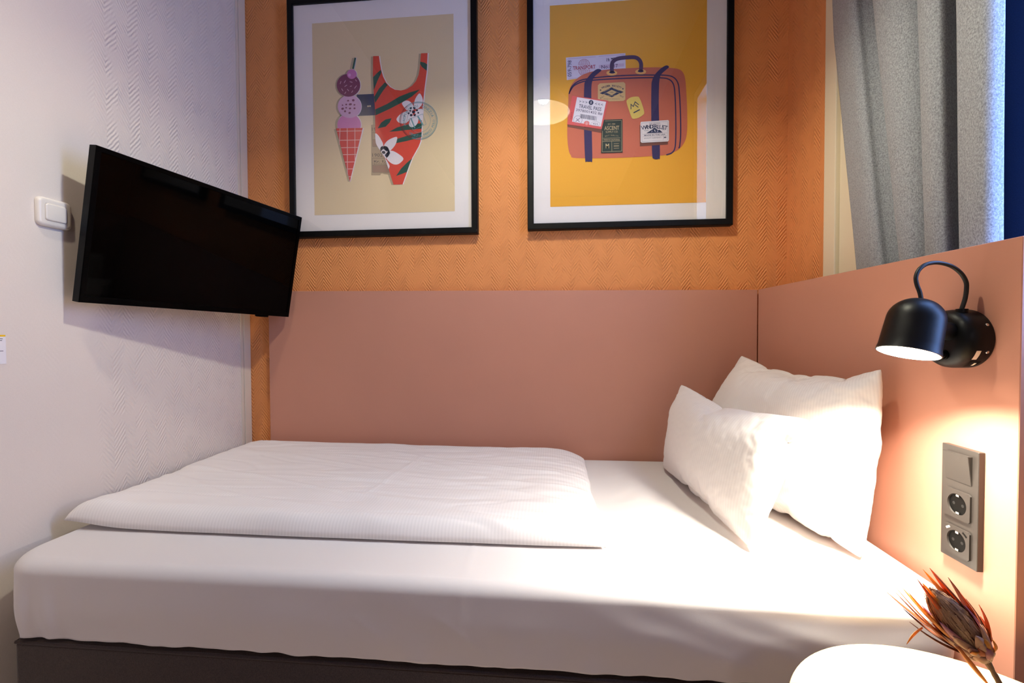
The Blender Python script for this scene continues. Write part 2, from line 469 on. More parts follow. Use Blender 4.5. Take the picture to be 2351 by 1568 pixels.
def picture_frame(name, label, cx, cz, w, h, art_c, pr):
    t = thing(name, label, 'picture', (cx, YB, cz))
    bm = bmesh.new(); fw, d0, d1 = 0.0245, -0.001, -0.036
    a, b = w/2, h/2; ia, ib = a-fw, b-fw
    prof = [(0, d0), (0, d1+0.003), (0.003, d1), (fw-0.002, d1), (fw, d1+0.003), (fw, d0)]
    rings = []
    for sx, sz in ((-1, -1), (1, -1), (1, 1), (-1, 1)):
        rings.append([bm.verts.new((sx*(a-i), y, sz*(b-i))) for i, y in prof])
    for k in range(4):
        p, q = rings[k], rings[(k+1) % 4]
        for i in range(len(prof)): bm.faces.new([p[i], p[(i+1) % len(prof)], q[(i+1) % len(prof)], q[i]])
    obj_bm('frame', bm, MAT['black_frame'], t)
    bm = bmesh.new(); box(bm, (-ia, -0.024, -ib), (ia, -0.020, ib)); obj_bm('mat_board', bm, MAT['mat_board'], t)
    pr.build('print', t, (art_c[0]-cx, -0.0246, art_c[1]-cz))
    bm = bmesh.new()
    vs = [bm.verts.new(v) for v in ((-ia, -0.0312, -ib), (ia, -0.0312, -ib), (ia, -0.0312, ib), (-ia, -0.0312, ib))]; bm.faces.new(vs)
    obj_bm('glass', bm, MAT['glass'], t)
    return t

# ---- left print: ice cream and swimsuit
WHT, SHD = (236, 226, 226), (178, 160, 130)
Print.bg = (222, 200, 160)
L = Print(HL, (0.597, 0.7915))
A = lambda x, y: (308+x*0.3216, 308+y*0.3216)
B = lambda x, y: (308+x*0.3216, 728+y*0.3216)
suit = [A(921, 152), A(1038, 148), A(1052, 260), A(1080, 420), A(1120, 560), A(1180, 680), A(1260, 770), A(1360, 825), A(1480, 840), A(1590, 815), A(1700, 745), A(1780, 650), A(1830, 530), A(1855, 400), A(1868, 250), A(1880, 95), A(2012, 90),
        A(1995, 460), A(1950, 800), A(1920, 1100), B(1893, 200), B(1888, 420), B(1868, 560), B(1830, 660), B(1700, 890), B(1650, 1020), B(1510, 1415), B(1330, 1418), B(1225, 1090), B(1160, 900), B(1060, 730), B(985, 610), B(966, 520), A(960, 1240), A(935, 900), A(915, 500)]
def off(P, dx, dy): return [(x+dx, y+dy) for x, y in P]
L.up(); L.poly(off(suit, -15, 2), SHD)
for c, r in (((447-13, 545), 76), ((452-13, 682), 76), ((448-13, 800), 78), ((467-14, 475), 32)): L.ell(*c, r, r, SHD)
L.poly([(350, 826), (380, 826), (455, 1165), (440, 1165)], SHD); L.stroke([(472, 368), (458, 440)], 9, SHD)
# tickets behind
L.up()
L.poly([(498, 604), (640, 598), (640, 736), (500, 742)], (42, 52, 84))
for x in (528, 545, 567): L.stroke([(x, 606), (x+1, 736)], 2, (30, 38, 66))
L.up(); L.text('SINGLE 3RD', 556, 670, 110, 11, (28, 34, 60), 90, 0.01); L.ell(571, 679, 6, 6, (222, 200, 160)); L.ell(584, 678, 6, 6, (222, 200, 160)); L.stroke([(571, 679), (584, 678)], 4, (222, 200, 160))
TK, TKD, TKP = (170, 148, 118), (70, 58, 52), (150, 118, 98)
L.poly([(590, 800), (612, 795), (625, 812), (700, 790), (720, 1122), (672, 1116), (666, 1112), (655, 1114), (648, 1124), (592, 1124)], TK)
L.up()
for y0, y1 in ((848, 940), (1014, 1106)):
    for a_, b_ in (((598, y0), (720, y0)), ((598, y0), (601, y1)), ((601, y1), (720, y1)), ((599, y0+46), (720, y0+46))): L.stroke([a_, b_], 1.6, TKD)
    L.poly([(601, y0+48), (715, y0+47), (716, y1-2), (602, y1-2)], TKP)
L.text('1902', 632, 994, 66, 22, TKD); L.text('19', 610, 828, 26, 22, TKD)
L.text('Kr. 1,-', 650, 1036, 80, 16, TKD, 0, 0.02); L.text('K', 622, 872, 14, 16, TKD, 0, 0.02); L.text('BAGAGE', 650, 1052, 82, 7, TKD)
# white cut-out edges
L.up(); L.poly(off(suit, 7, 0), WHT)
for c, r in (((449, 545), 77), ((454, 682), 77), ((451, 800), 79), ((469, 474), 33)): L.ell(*c, r, r, WHT)
L.poly([(372, 822), (545, 820), (460, 1165), (452, 1165)], WHT); L.stroke([(492, 366), (478, 440)], 13, WHT)
# swimsuit
RED, GRN, INK = (216, 70, 48), (28, 82, 64), (24, 26, 48)
L.up(); L.poly(suit, RED)
L.up()
leaf = [
    [A(1075, 425), A(1088, 480), A(1010, 640), A(935, 830), A(920, 575), A(1000, 490)],
    [A(1160, 675), A(1210, 730), A(1110, 860), A(962, 1090), A(940, 970), A(1040, 800)],
    [A(1860, 820), A(1700, 960), A(1500, 1080), A(1250, 1210), A(968, 1340), A(962, 1220), A(1200, 1110), A(1450, 960), A(1650, 880)],
    [A(1866, 262), A(1960, 285), A(2005, 320), A(1995, 445), A(1900, 370), A(1862, 310)],
    [B(1292, 90), B(1250, 180), B(1170, 260), B(1010, 295), B(1080, 180), B(1170, 115)],
    [B(1240, 362), B(1400, 275), B(1650, 205), B(1898, 192), B(1893, 300), B(1600, 325), B(1400, 350)],
    [B(1380, 590), B(1397, 505), B(1640, 430), B(1893, 372), B(1888, 465), B(1600, 545)],
    [B(1380, 1248), B(1480, 1100), B(1600, 980), B(1703, 892), B(1645, 1030), B(1597, 1165), B(1500, 1205)]]
for P in leaf: L.poly(P, GRN)
L.up()
pet = [[A(1855, 900), A(1905, 980), A(1915, 1070), A(1870, 1160), A(1790, 1215), A(1740, 1150), A(1755, 1040), A(1800, 950)],
       [A(1500, 1090), A(1590, 1042), A(1680, 1080), A(1740, 1180), A(1700, 1250), A(1590, 1230), A(1530, 1160)],
       [A(1390, 1420), A(1450, 1330), A(1560, 1265), A(1680, 1250), A(1720, 1300), A(1650, 1430), A(1560, 1500), A(1450, 1490)],
       [A(1790, 1230), A(1840, 1215), A(1918, 1225), A(1898, 1435), A(1830, 1370), A(1760, 1300)],
       [B(1700, 50), B(1760, 10), B(1820, 60), B(1822, 160), B(1770, 240), B(1690, 270), B(1640, 230), B(1655, 140)],
       [B(968, 395), B(1030, 440), B(1085, 530), B(1120, 610), B(1110, 720), B(1060, 730), B(985, 610), B(966, 500)],
       [B(1392, 465), B(1390, 560), B(1340, 660), B(1230, 760), B(1130, 700), B(1150, 610), B(1240, 520)],
       [B(1525, 890), B(1470, 980), B(1390, 1018), B(1300, 1000), B(1200, 915), B(1180, 800), B(1270, 742), B(1380, 775)],
       [B(1165, 905), B(1210, 960), B(1250, 1040), B(1240, 1090), B(1225, 1095)],
       [B(1085, 660), B(1200, 660), B(1255, 790), B(1180, 900), B(1150, 870), B(1070, 740)]]
for P in pet: L.smooth(P, WHT)
L.up()
for x, y, rx, ry in ((1745, 1192, 22, 28), (1676, 1195, 22, 16), (1665, 1248, 20, 16), (1633, 1298, 20, 18), (1730, 1272, 33, 28), (1800, 1240, 22, 18), (1825, 1288, 18, 18), (1682, 1335, 26, 24), (1755, 1335, 26, 20)): L.ell(*A(x, y), rx*0.32, ry*0.32, INK, -35, 14)
for x, y, rx, ry in ((1110, 690, 26, 30), (1187, 683, 24, 18), (1198, 737, 20, 22), (1132, 775, 38, 30), (1240, 787, 22, 20), (1188, 833, 30, 28), (1072, 745, 8, 14)): L.ell(*B(x, y), rx*0.32, ry*0.32, INK, 20, 14)
# ice cream
PK1, PK2, PK3, LIL = (122, 44, 82), (214, 168, 200), (206, 122, 178), (200, 116, 176)
L.ell(450, 800, 76, 72, PK3); L.up(); L.ell(452, 682, 76, 74, PK2); L.up(); L.ell(446, 545, 76, 74, PK1)
L.up(); L.ell(467, 474, 31, 31, LIL); L.stroke([(490, 368), (475, 440)], 11, GRN)
L.poly([(366, 823), (538, 820), (455, 1165)], (206, 52, 46))
L.up(); L.ell(453, 480, 9, 10, (218, 160, 208))
for x, y, dx, dy in ((272, 686, 8, -24), (357, 667, 14, -24), (482, 674, 24, 8), (580, 642, 12, 16), (376, 750, 22, -16), (478, 758, 16, -5), (570, 775, 20, -26), (306, 830, 14, 22), (421, 835, 14, 16), (504, 866, 12, -18), (366, 890, 12, -18)):
    L.stroke([A(x-dx, y-dy), A(x+dx, y+dy)], 3.2, (226, 180, 200), True)
for x, y, rx, ry in ((422, 1048, 22, 16), (526, 1040, 26, 24), (311, 1138, 14, 16), (385, 1124, 20, 16), (467, 1120, 32, 22), (549, 1131, 20, 15), (312, 1208, 28, 22), (384, 1190, 18, 16), (461, 1203, 24, 18), (551, 1201, 22, 18), (361, 1260, 22, 20), (452, 1292, 24, 20)): L.ell(*A(x, y), rx*0.32, ry*0.32, PK1, -15, 12)
def lerp(a, b, t): return (a[0]+(b[0]-a[0])*t, a[1]+(b[1]-a[1])*t)
cl, cr, tip = (366, 823), (538, 820), (455, 1165)
for t in (0.055, 0.225, 0.365, 0.495, 0.635, 0.765, 0.91): L.stroke([lerp(cl, tip, t), lerp(cr, tip, t)], 4, (236, 190, 186))
for xa, xb in (((392, 823), (388, 930)), ((438, 822), (440, 1120)), ((487, 821), (488, 1030))): L.stroke([xa, xb], 4, (236, 190, 186))
# rubber stamp
TEAL, DK = (110, 160, 165), (120, 48, 50)
L.up()
sx, sy = 898, 773
for a0, a1, c in ((-100, 112, TEAL), (112, 232, DK), (232, 262, TEAL)):
    L.arc(sx, sy, 120, a0, a1, 3.4, c); L.arc(sx, sy, 113, a0, a1, 1.6, c); L.arc(sx, sy, 76, a0, a1, 1.6, c)
L.arctext('AEROPORTO DI VENEZIA', sx, sy, 94, 158, 345, 17, TEAL)
L.arctext('VENEZIA MARCO POLO', sx, sy, 98, 128, -2, 15, TEAL, False)
for a_, b_ in (((832, 765), (925, 730)), ((925, 730), (947, 796)), ((947, 796), (862, 835)), ((862, 835), (832, 765))): L.stroke([a_, b_], 1.8, TEAL)
L.stroke([(848, 757), (874, 822)], 7, TEAL); L.stroke([(893, 745), (926, 802)], 9, TEAL)
picture_frame('framed_picture', 'black framed print of an ice cream cone and a red swimsuit on the orange wall', -0.7005, ZC+0.892, 0.797, 0.986, (-0.6955, ZC+0.88725), L)

# ---- right print: suitcase
Print.bg = (232, 168, 52)
Rp = Print(HR, (0.6005, 0.7905))
P1 = lambda x, y: (252+x*0.3573, 308+y*0.3573)
P2_ = lambda x, y: (252+x*0.3573, 588+y*0.3573)
NAVY, CASE, GOLD = (52, 44, 88), (196, 106, 82), (232, 178, 104)
Rp.up()
# transport ticket behind the case
Rp.poly([(278, 365), (662, 336), (664, 455), (284, 510)], (222, 212, 226))
Rp.up()
for a_, b_ in (((290, 374), (470, 360)), ((490, 357), (655, 345)), ((292, 502), (380, 494))): Rp.stroke([a_, b_], 4, (200, 180, 200))
Rp.poly([(490, 414), (652, 402), (653, 422), (491, 436)], (208, 184, 206))
Rp.up()
INKV, RS = (60, 52, 84), (176, 58, 78)
Rp.text('059-798', 302, 436, 104, 24, INKV, -90); Rp.text('TRANSPORT', 396, 429, 146, 25, RS, -4, 0.02)
Rp.text('16. MRT', 575, 372, 70, 12, INKV, -4, 0.02); Rp.text('15.', 553, 384, 26, 12, INKV, -4, 0.02); Rp.text('No. 217', 560, 422, 106, 24, INKV, -5)
for yy, s0, s1 in ((412, 180, 360), (446, 0, 180)):
    Rp.arc(396, yy, 36, s0, s1, 2, RS, 24); Rp.stroke([(360, yy), (432, yy)], 2, RS)
    sg = -1 if yy == 412 else 1
    for k in (0.33, 0.66): Rp.stroke([(396-36*math.sqrt(1-k*k), yy+sg*36*k), (396+36*math.sqrt(1-k*k), yy+sg*36*k)], 1.4, RS)
    for k in (-0.55, -0.2, 0.2, 0.55): Rp.stroke([(396+36*k, yy), (396+36*k*0.9, yy+sg*18), (396+36*k*0.45, yy+sg*34)], 1.4, RS)
# case body
body = [(294, 640), (296, 590), (312, 545), (345, 505), (390, 475), (450, 455), (540, 443), (700, 433), (850, 428), (960, 433), (1010, 442), (1035, 465), (1048, 510), (1055, 600), (1060, 720), (1058, 850), (1040, 915), (1000, 960), (930, 990), (840, 1000), (600, 1012), (345, 1013), (310, 995), (295, 955), (287, 870), (289, 740)]
Rp.up(); Rp.smooth(body, CASE)
def curve_px(pts, k=8): return [(v.x, v.y) for v in catmull([(p[0], p[1], 0) for p in pts], k)]
Rp.up()
Rp.stroke(curve_px([(298, 600), (318, 552), (360, 518), (420, 502), (520, 490), (680, 480), (830, 478), (920, 480), (970, 492), (1000, 530), (1010, 600), (1016, 720), (1018, 850), (1012, 930), (1006, 950)]), 8, NAVY)
Rp.stroke(curve_px([(300, 590), (330, 548), (385, 522), (460, 511), (600, 502), (760, 496), (880, 496), (940, 505), (972, 540), (982, 620), (986, 740), (986, 880), (980, 950), (960, 980), (925, 993)]), 8, NAVY)
# handle
Rp.up()
for x, y in ((574, 465), (760, 457)): Rp.ell(x, y, 35, 17, GOLD)
Rp.up()
for x, y in ((576, 461), (760, 453)): Rp.ell(x, y, 19, 8, NAVY)
Rp.stroke(curve_px([(576, 461), (574, 420), (582, 392), (610, 374), (660, 366), (720, 364), (748, 378), (762, 405), (761, 453)]), 25, (74, 54, 88))
# straps
Rp.smooth([(394, 625), (396, 560), (402, 520), (440, 470), (475, 442), (498, 441), (506, 450), (490, 465), (458, 495), (444, 540), (442, 620), (444, 800), (448, 1020), (438, 1035), (412, 1035), (402, 1020), (394, 800)], NAVY)
Rp.smooth([(828, 660), (829, 560), (832, 520), (850, 478), (885, 440), (920, 418), (938, 420), (941, 430), (920, 448), (890, 478), (880, 520), (877, 600), (877, 700), (884, 990), (874, 1018), (846, 1018), (834, 990), (829, 800)], NAVY)
# shadows of the labels
Rp.up(); SH = (118, 72, 60)
Rp.poly([(288, 800), (508, 828), (508, 852), (290, 812)], SH); Rp.poly([(753, 802), (935, 790), (935, 926), (755, 938)], SH)
# society label
Rp.up(); TAN, DKN = (206, 172, 120), (44, 52, 80)
Rp.poly([(496, 533), (650, 524), (661, 535), (661, 636), (648, 646), (494, 650), (484, 640), (484, 545)], TAN)
Rp.up()
Rp.poly([(496, 596), (572, 558), (650, 588), (630, 598), (573, 574), (516, 604)], DKN); Rp.poly([(522, 602), (540, 594), (574, 609), (606, 590), (624, 597), (574, 622)], DKN)
Rp.up()
Rp.arctext('WILDER SOCIETY', 573, 690, 142, -116, -64, 12, DKN, True, 0.02)
Rp.text('1981', 573, 591, 22, 8, DKN); Rp.text('ORIGINAL', 540, 577, 44, 6, TAN, -24); Rp.text('APPAREL', 604, 572, 44, 6, TAN, 20); Rp.text('MADE IN USA', 574, 610, 52, 6, TAN)
Rp.text('BUILT', 512, 622, 30, 9, DKN, -30); Rp.text('TRUE', 636, 616, 28, 9, DKN, 25); Rp.text('always an adventure', 572, 634, 104, 7, DKN)
def star(x, y, r):
    Rp.poly([(x+(r if i % 2 == 0 else r*0.42)*math.sin(i*PI/5), y-(r if i % 2 == 0 else r*0.42)*math.cos(i*PI/5)) for i in range(10)], DKN)
star(501, 577, 8); star(645, 568, 8)
# yellow sticker with mountain
YST = (214, 186, 96)
Rp.smooth([(672, 640), (700, 622), (740, 618), (752, 628), (766, 660), (782, 715), (776, 735), (745, 755), (712, 761), (700, 750), (684, 705), (670, 660)], YST, 4)
Rp.up(); Rp.stroke([(697, 700), (697, 668), (712, 682), (724, 652), (748, 672)], 5, DKN); Rp.stroke([(722, 670), (745, 688)], 5, DKN); Rp.stroke([(716, 722), (752, 703)], 7, DKN, True)
# travel pass
Rp.up(); PINK, WP = (214, 92, 92), (232, 224, 230)
Rp.poly([(318, 612), (552, 645), (508, 828), (286, 797)], PINK)
Rp.up(); Rp.poly([(350, 622), (537, 652), (503, 812), (318, 780)], WP)
Rp.up(); an = 9
Rp.ell(440, 657, 15, 16, DKN)
for k in range(3):
    x = 364+20*k; Rp.stroke([(x, 644+3*k), (x+11, 650+3*k), (x, 655+3*k)], 2.2, DKN)
    x = 478+19*k; Rp.stroke([(x, 660+3*k), (x-11, 664+3*k), (x, 671+3*k)], 2.2, DKN)
Rp.text('TRAVEL PASS', 434, 690, 146, 24, DKN, an, 0.005); Rp.text('3978001432 8#', 428, 718, 172, 19, (96, 84, 108), an, 0.005)
Rp.text('268325', 313, 742, 48, 9, (150, 40, 50), -82)
random.seed(3); t = 0.0
while t < 1:
    wv = random.choice((0.012, 0.02, 0.034)); x = 372+106*t; y = 744+17*t
    Rp.stroke([(x, y-14), (x-2, y+14)], wv*106, DKN); t += wv+random.choice((0.02, 0.03))
Rp.arc(355, 769, 27, 0, 360, 2, (130, 120, 140)); Rp.stroke([(340, 780), (368, 758)], 4, (130, 120, 140)); Rp.stroke([(345, 760), (366, 782)], 4, (130, 120, 140))
Rp.ell(412, 790, 17, 15, (222, 90, 76)); Rp.text('425', 468, 795, 34, 13, (110, 100, 120), 8); Rp.arc(468, 795, 30, 0, 360, 1.4, (150, 140, 150), 30, 0.5)
Rp.up(); Rp.text('8', 440, 657, 8, 18, WP, an)
Rp.arc(412, 790, 11, 0, 360, 1.4, WP, 20); Rp.stroke([(401, 790), (423, 790)], 1.3, WP); Rp.stroke([(412, 778), (412, 802)], 1.3, WP); Rp.arc(412, 790, 5, 0, 360, 1.1, WP, 16)
# green supply label
GL, GT = (44, 58, 52), (196, 172, 130)
Rp.poly([(524, 768), (642, 764), (643, 978), (504, 983), (508, 828)], GL)
Rp.up()
for a_, b_ in (((530, 776), (636, 772)), ((636, 772), (637, 970)), ((637, 970), (512, 975)), ((512, 975), (514, 840)), ((516, 888), (628, 884)), ((514, 908), (628, 905)), ((573, 908), (574, 970))): Rp.stroke([a_, b_], 1.8, GT)
Rp.text('ASCENT', 573, 821, 96, 26, GT, -2, 0.01); Rp.text('SUPPLY CO.', 574, 846, 80, 12, GT, -2); Rp.text('EST. 1984', 572, 796, 46, 9, GT, -2); Rp.arctext('BEST QUALITY', 573, 1010, 142, -108, -72, 7, GT)
Rp.text('MADE IN CALIFORNIA', 573, 897, 104, 9, GT, -1); Rp.text('M', 545, 937, 22, 30, GT, -1, 0.01)
for yy in (922, 934, 940, 952): Rp.stroke([(586, yy), (620, yy-1)], 2, GT)
# white wanderlust label
Rp.up(); Rp.poly([(762, 782), (936, 770), (941, 776), (941, 900), (934, 908), (766, 917), (759, 910), (758, 788)], (224, 214, 212))
Rp.up()
for a_, b_ in (((766, 790), (932, 779)), ((932, 779), (933, 900)), ((933, 900), (768, 909)), ((768, 909), (766, 790)), ((772, 862), (928, 854)), ((773, 878), (928, 870)), ((903, 871), (904, 896))): Rp.stroke([a_, b_], 1.2, (120, 112, 124))
Rp.arctext('WANDERLUST', 850, 1150, 338, -103, -76.5, 26, DKN, True, 0.012)
Rp.text('THE ORIGINAL', 850, 792, 72, 7, DKN, -3); Rp.text('TRADE', 794, 838, 30, 6, DKN, -3); Rp.text('MARK', 906, 832, 26, 6, DKN, -3)
Rp.poly([(795, 856), (822, 838), (852, 821), (872, 836), (880, 832), (898, 848), (900, 851)], DKN)
Rp.text('MADE IN THE USA', 850, 866, 136, 8, DKN, -3, 0.02); Rp.text('QUALITY GARMENTS', 836, 886, 112, 8, DKN, -3); Rp.text('M', 916, 882, 14, 11, DKN, -3, 0.02)
Rp.up(); Rp.poly([(852, 823), (846, 840), (856, 848), (850, 830)], (224, 214, 212)); Rp.poly([(832, 836), (826, 850), (836, 846)], (150, 146, 168)); Rp.poly([(866, 834), (862, 850), (874, 846)], (150, 146, 168))
picture_frame('framed_picture', 'black framed print of a brown suitcase with luggage stickers on yellow', 0.2945, ZC+0.9005, 0.789, 0.987, (0.29075, ZC+0.89275), Rp)

# ================================================================== TELEVISION
def make_tv():
    cen = Vector((-1.1449, 1.4325, ZC+0.2792)); a, b, r = 0.2270, 0.1622, -0.0255
    n0 = Vector((math.cos(a), -math.sin(a), 0)); ux = Vector((math.sin(a), math.cos(a), 0)); z = Vector((0, 0, 1))
    n = n0*math.cos(b)-z*math.sin(b); up = z*math.cos(b)+n0*math.sin(b)
    u2 = ux*math.cos(r)+up*math.sin(r); v2 = up*math.cos(r)-ux*math.sin(r)
    t = thing('television', 'black flat television tilted down on a bracket beside the left picture', 'television', cen)
    Mx = Matrix((u2, v2, n)).transposed().to_4x4(); t.rotation_euler = Mx.to_euler()
    W, Hh = 0.715, 0.416
    bm = bmesh.new()
    o = [bm.verts.new((sx*W/2, sy*Hh/2, 0)) for sx, sy in ((-1, -1), (1, -1), (1, 1), (-1, 1))]
    def ring(ix, iyb, iyt, zz): return [bm.verts.new(v) for v in ((-W/2+ix, -Hh/2+iyb, zz), (W/2-ix, -Hh/2+iyb, zz), (W/2-ix, Hh/2-iyt, zz), (-W/2+ix, Hh/2-iyt, zz))]
    seq = [ring(0, 0, 0, -0.026), o, ring(0.0015, 0.0015, 0.0015, 0.0015), ring(0.013, 0.018, 0.013, 0.0015), ring(0.0135, 0.0185, 0.0135, -0.0012)]
    for p, q in zip(seq, seq[1:]):
        for i in range(4): bm.faces.new([p[i], p[(i+1) % 4], q[(i+1) % 4], q[i]])
    bm.faces.new(seq[0][::-1])
    obj_bm('bezel', bm, MAT['black_gloss'], t)
    bm = bmesh.new(); vs = [bm.verts.new((x, y, -0.0010)) for x, y in ((-W/2+0.0132, -Hh/2+0.0182), (W/2-0.0132, -Hh/2+0.0182), (W/2-0.0132, Hh/2-0.0132), (-W/2+0.0132, Hh/2-0.0132))]; bm.faces.new(vs)
    obj_bm('screen', bm, MAT['screen'], t)
    bm = bmesh.new(); box(bm, (-0.30, -0.16, -0.056), (0.22, 0.15, -0.0262), 0.012, 2); obj_bm('back_casing', bm, MAT['black_matt'], t, angle=40)
    bm = bmesh.new(); box(bm, (0.205, -Hh/2-0.0075, -0.016), (0.262, -Hh/2+0.002, -0.003), 0.0045, 3); obj_bm('sensor_bump', bm, MAT['black_gloss'], t, angle=40)
    bm = bmesh.new()
    inv = Mx.inverted()
    def loc(p): return inv @ (Vector(p)-cen)
    wallp = loc((XL+0.018, 1.50, ZC+0.23)); back = Vector((0.0, -0.01, -0.0565))
    tube(bm, [wallp, (wallp+back)/2+Vector((0, 0, 0.0)), back], 0.014, 10)
    obj_bm('bracket_arm', bm, MAT['black'], t, angle=40)
    bm = bmesh.new(); box(bm, (XL+0.0015, 1.45, ZC+0.13), (XL+0.014, 1.55, ZC+0.33), 0.002, 1)
    for v in bm.verts: v.co = loc(v.co)
    obj_bm('wall_plate', bm, MAT['black'], t)
make_tv()

# ================================================================== LIGHT SWITCH (left wall) and NOTICE
t = thing('light_switch', 'white rocker light switch on the cream wall left of the television', 'light switch', (XL+0.0008, 1.0715, ZC+0.3145), (PI/2, 0, PI/2))
bm = bmesh.new()
fo = lambda i: rrect(0.082-2*i, 0.0745-2*i, 0.013-i*0.6, 6)
plate(bm, fo, [(0.0, 0.0), (0.0, 0.004), (0.0012, 0.0075), (0.004, 0.0100), (0.0085, 0.0108), (0.0150, 0.0106), (0.0154, 0.0090)])
obj_bm('frame', bm, MAT['white_plastic'], t, angle=50)
bm = bmesh.new(); fo = lambda i: rrect(0.0505-2*i, 0.0435-2*i, 0.006-i*0.6, 5)
plate(bm, fo, [(0, 0.0092), (0, 0.0118), (0.0012, 0.0132), (0.003, 0.0136)])
obj_bm('rocker', bm, MAT['white_plastic'], t, angle=50)

t = thing('notice_sign', 'white paper notice with a yellow top edge taped at the left wall', 'notice', (XL+0.0006, 0.912, ZC-0.0375))
bm = bmesh.new(); box(bm, (0, -0.050, -0.0345), (0.0005, 0.0505, 0.0305)); obj_bm('sheet', bm, MAT['paper'], t)
bm = bmesh.new(); box(bm, (0, -0.050, 0.0306), (0.0005, 0.0500, 0.0348)); obj_bm('yellow_band', bm, MAT['yellow'], t)
bm = bmesh.new()
for y, z in ((0.0445, 0.0255), (0.043, 0.0215), (0.045, -0.0035)): box(bm, (0.0005, -0.03, z-0.0008), (0.0007, y, z+0.0008))
obj_bm('printed_line', bm, MAT['greytext'], t)

# ================================================================== BED
t = thing('bed_base', 'dark brown upholstered box bed base under the white mattress', 'bed base', (-0.235, 1.335, 0))
bm = bmesh.new(); box(bm, (-0.968, -0.453, 0.07), (1.005, 0.470, 0.416), 0.012, 3); obj_bm('upholstered_box', bm, MAT['base'], t, angle=40)
bm = bmesh.new()
for a_, b_ in (((-0.964, -0.451), (1.0, -0.451)), ((-0.964, -0.451), (-0.964, 0.465))):
    tube(bm, [Vector((a_[0], a_[1], 0.410)), Vector((b_[0], b_[1], 0.410))], 0.0035, 8)
obj_bm('piping', bm, MAT['base'], t)
for sx in (-0.93, 0.93):
    for sy in (-0.40, 0.40):
        bm = bmesh.new(); lathe(bm, [(0.0, 0.0), (0.022, 0.0), (0.028, 0.07), (0, 0.07)], 20)
        for v in bm.verts: v.co += Vector((sx, sy, 0))
        obj_bm('leg', bm, MAT['black_matt'], t, angle=40)

def seg_d(px, pz, a, b):
    d = Vector((b[0]-a[0], b[1]-a[1])); w = Vector((px-a[0], pz-a[1]))
    tt = max(0, min(1, w.dot(d)/d.dot(d))); return (w-d*tt).length, tt

def nz(x, y, z=0): return noise.noise(Vector((x, y, z)))

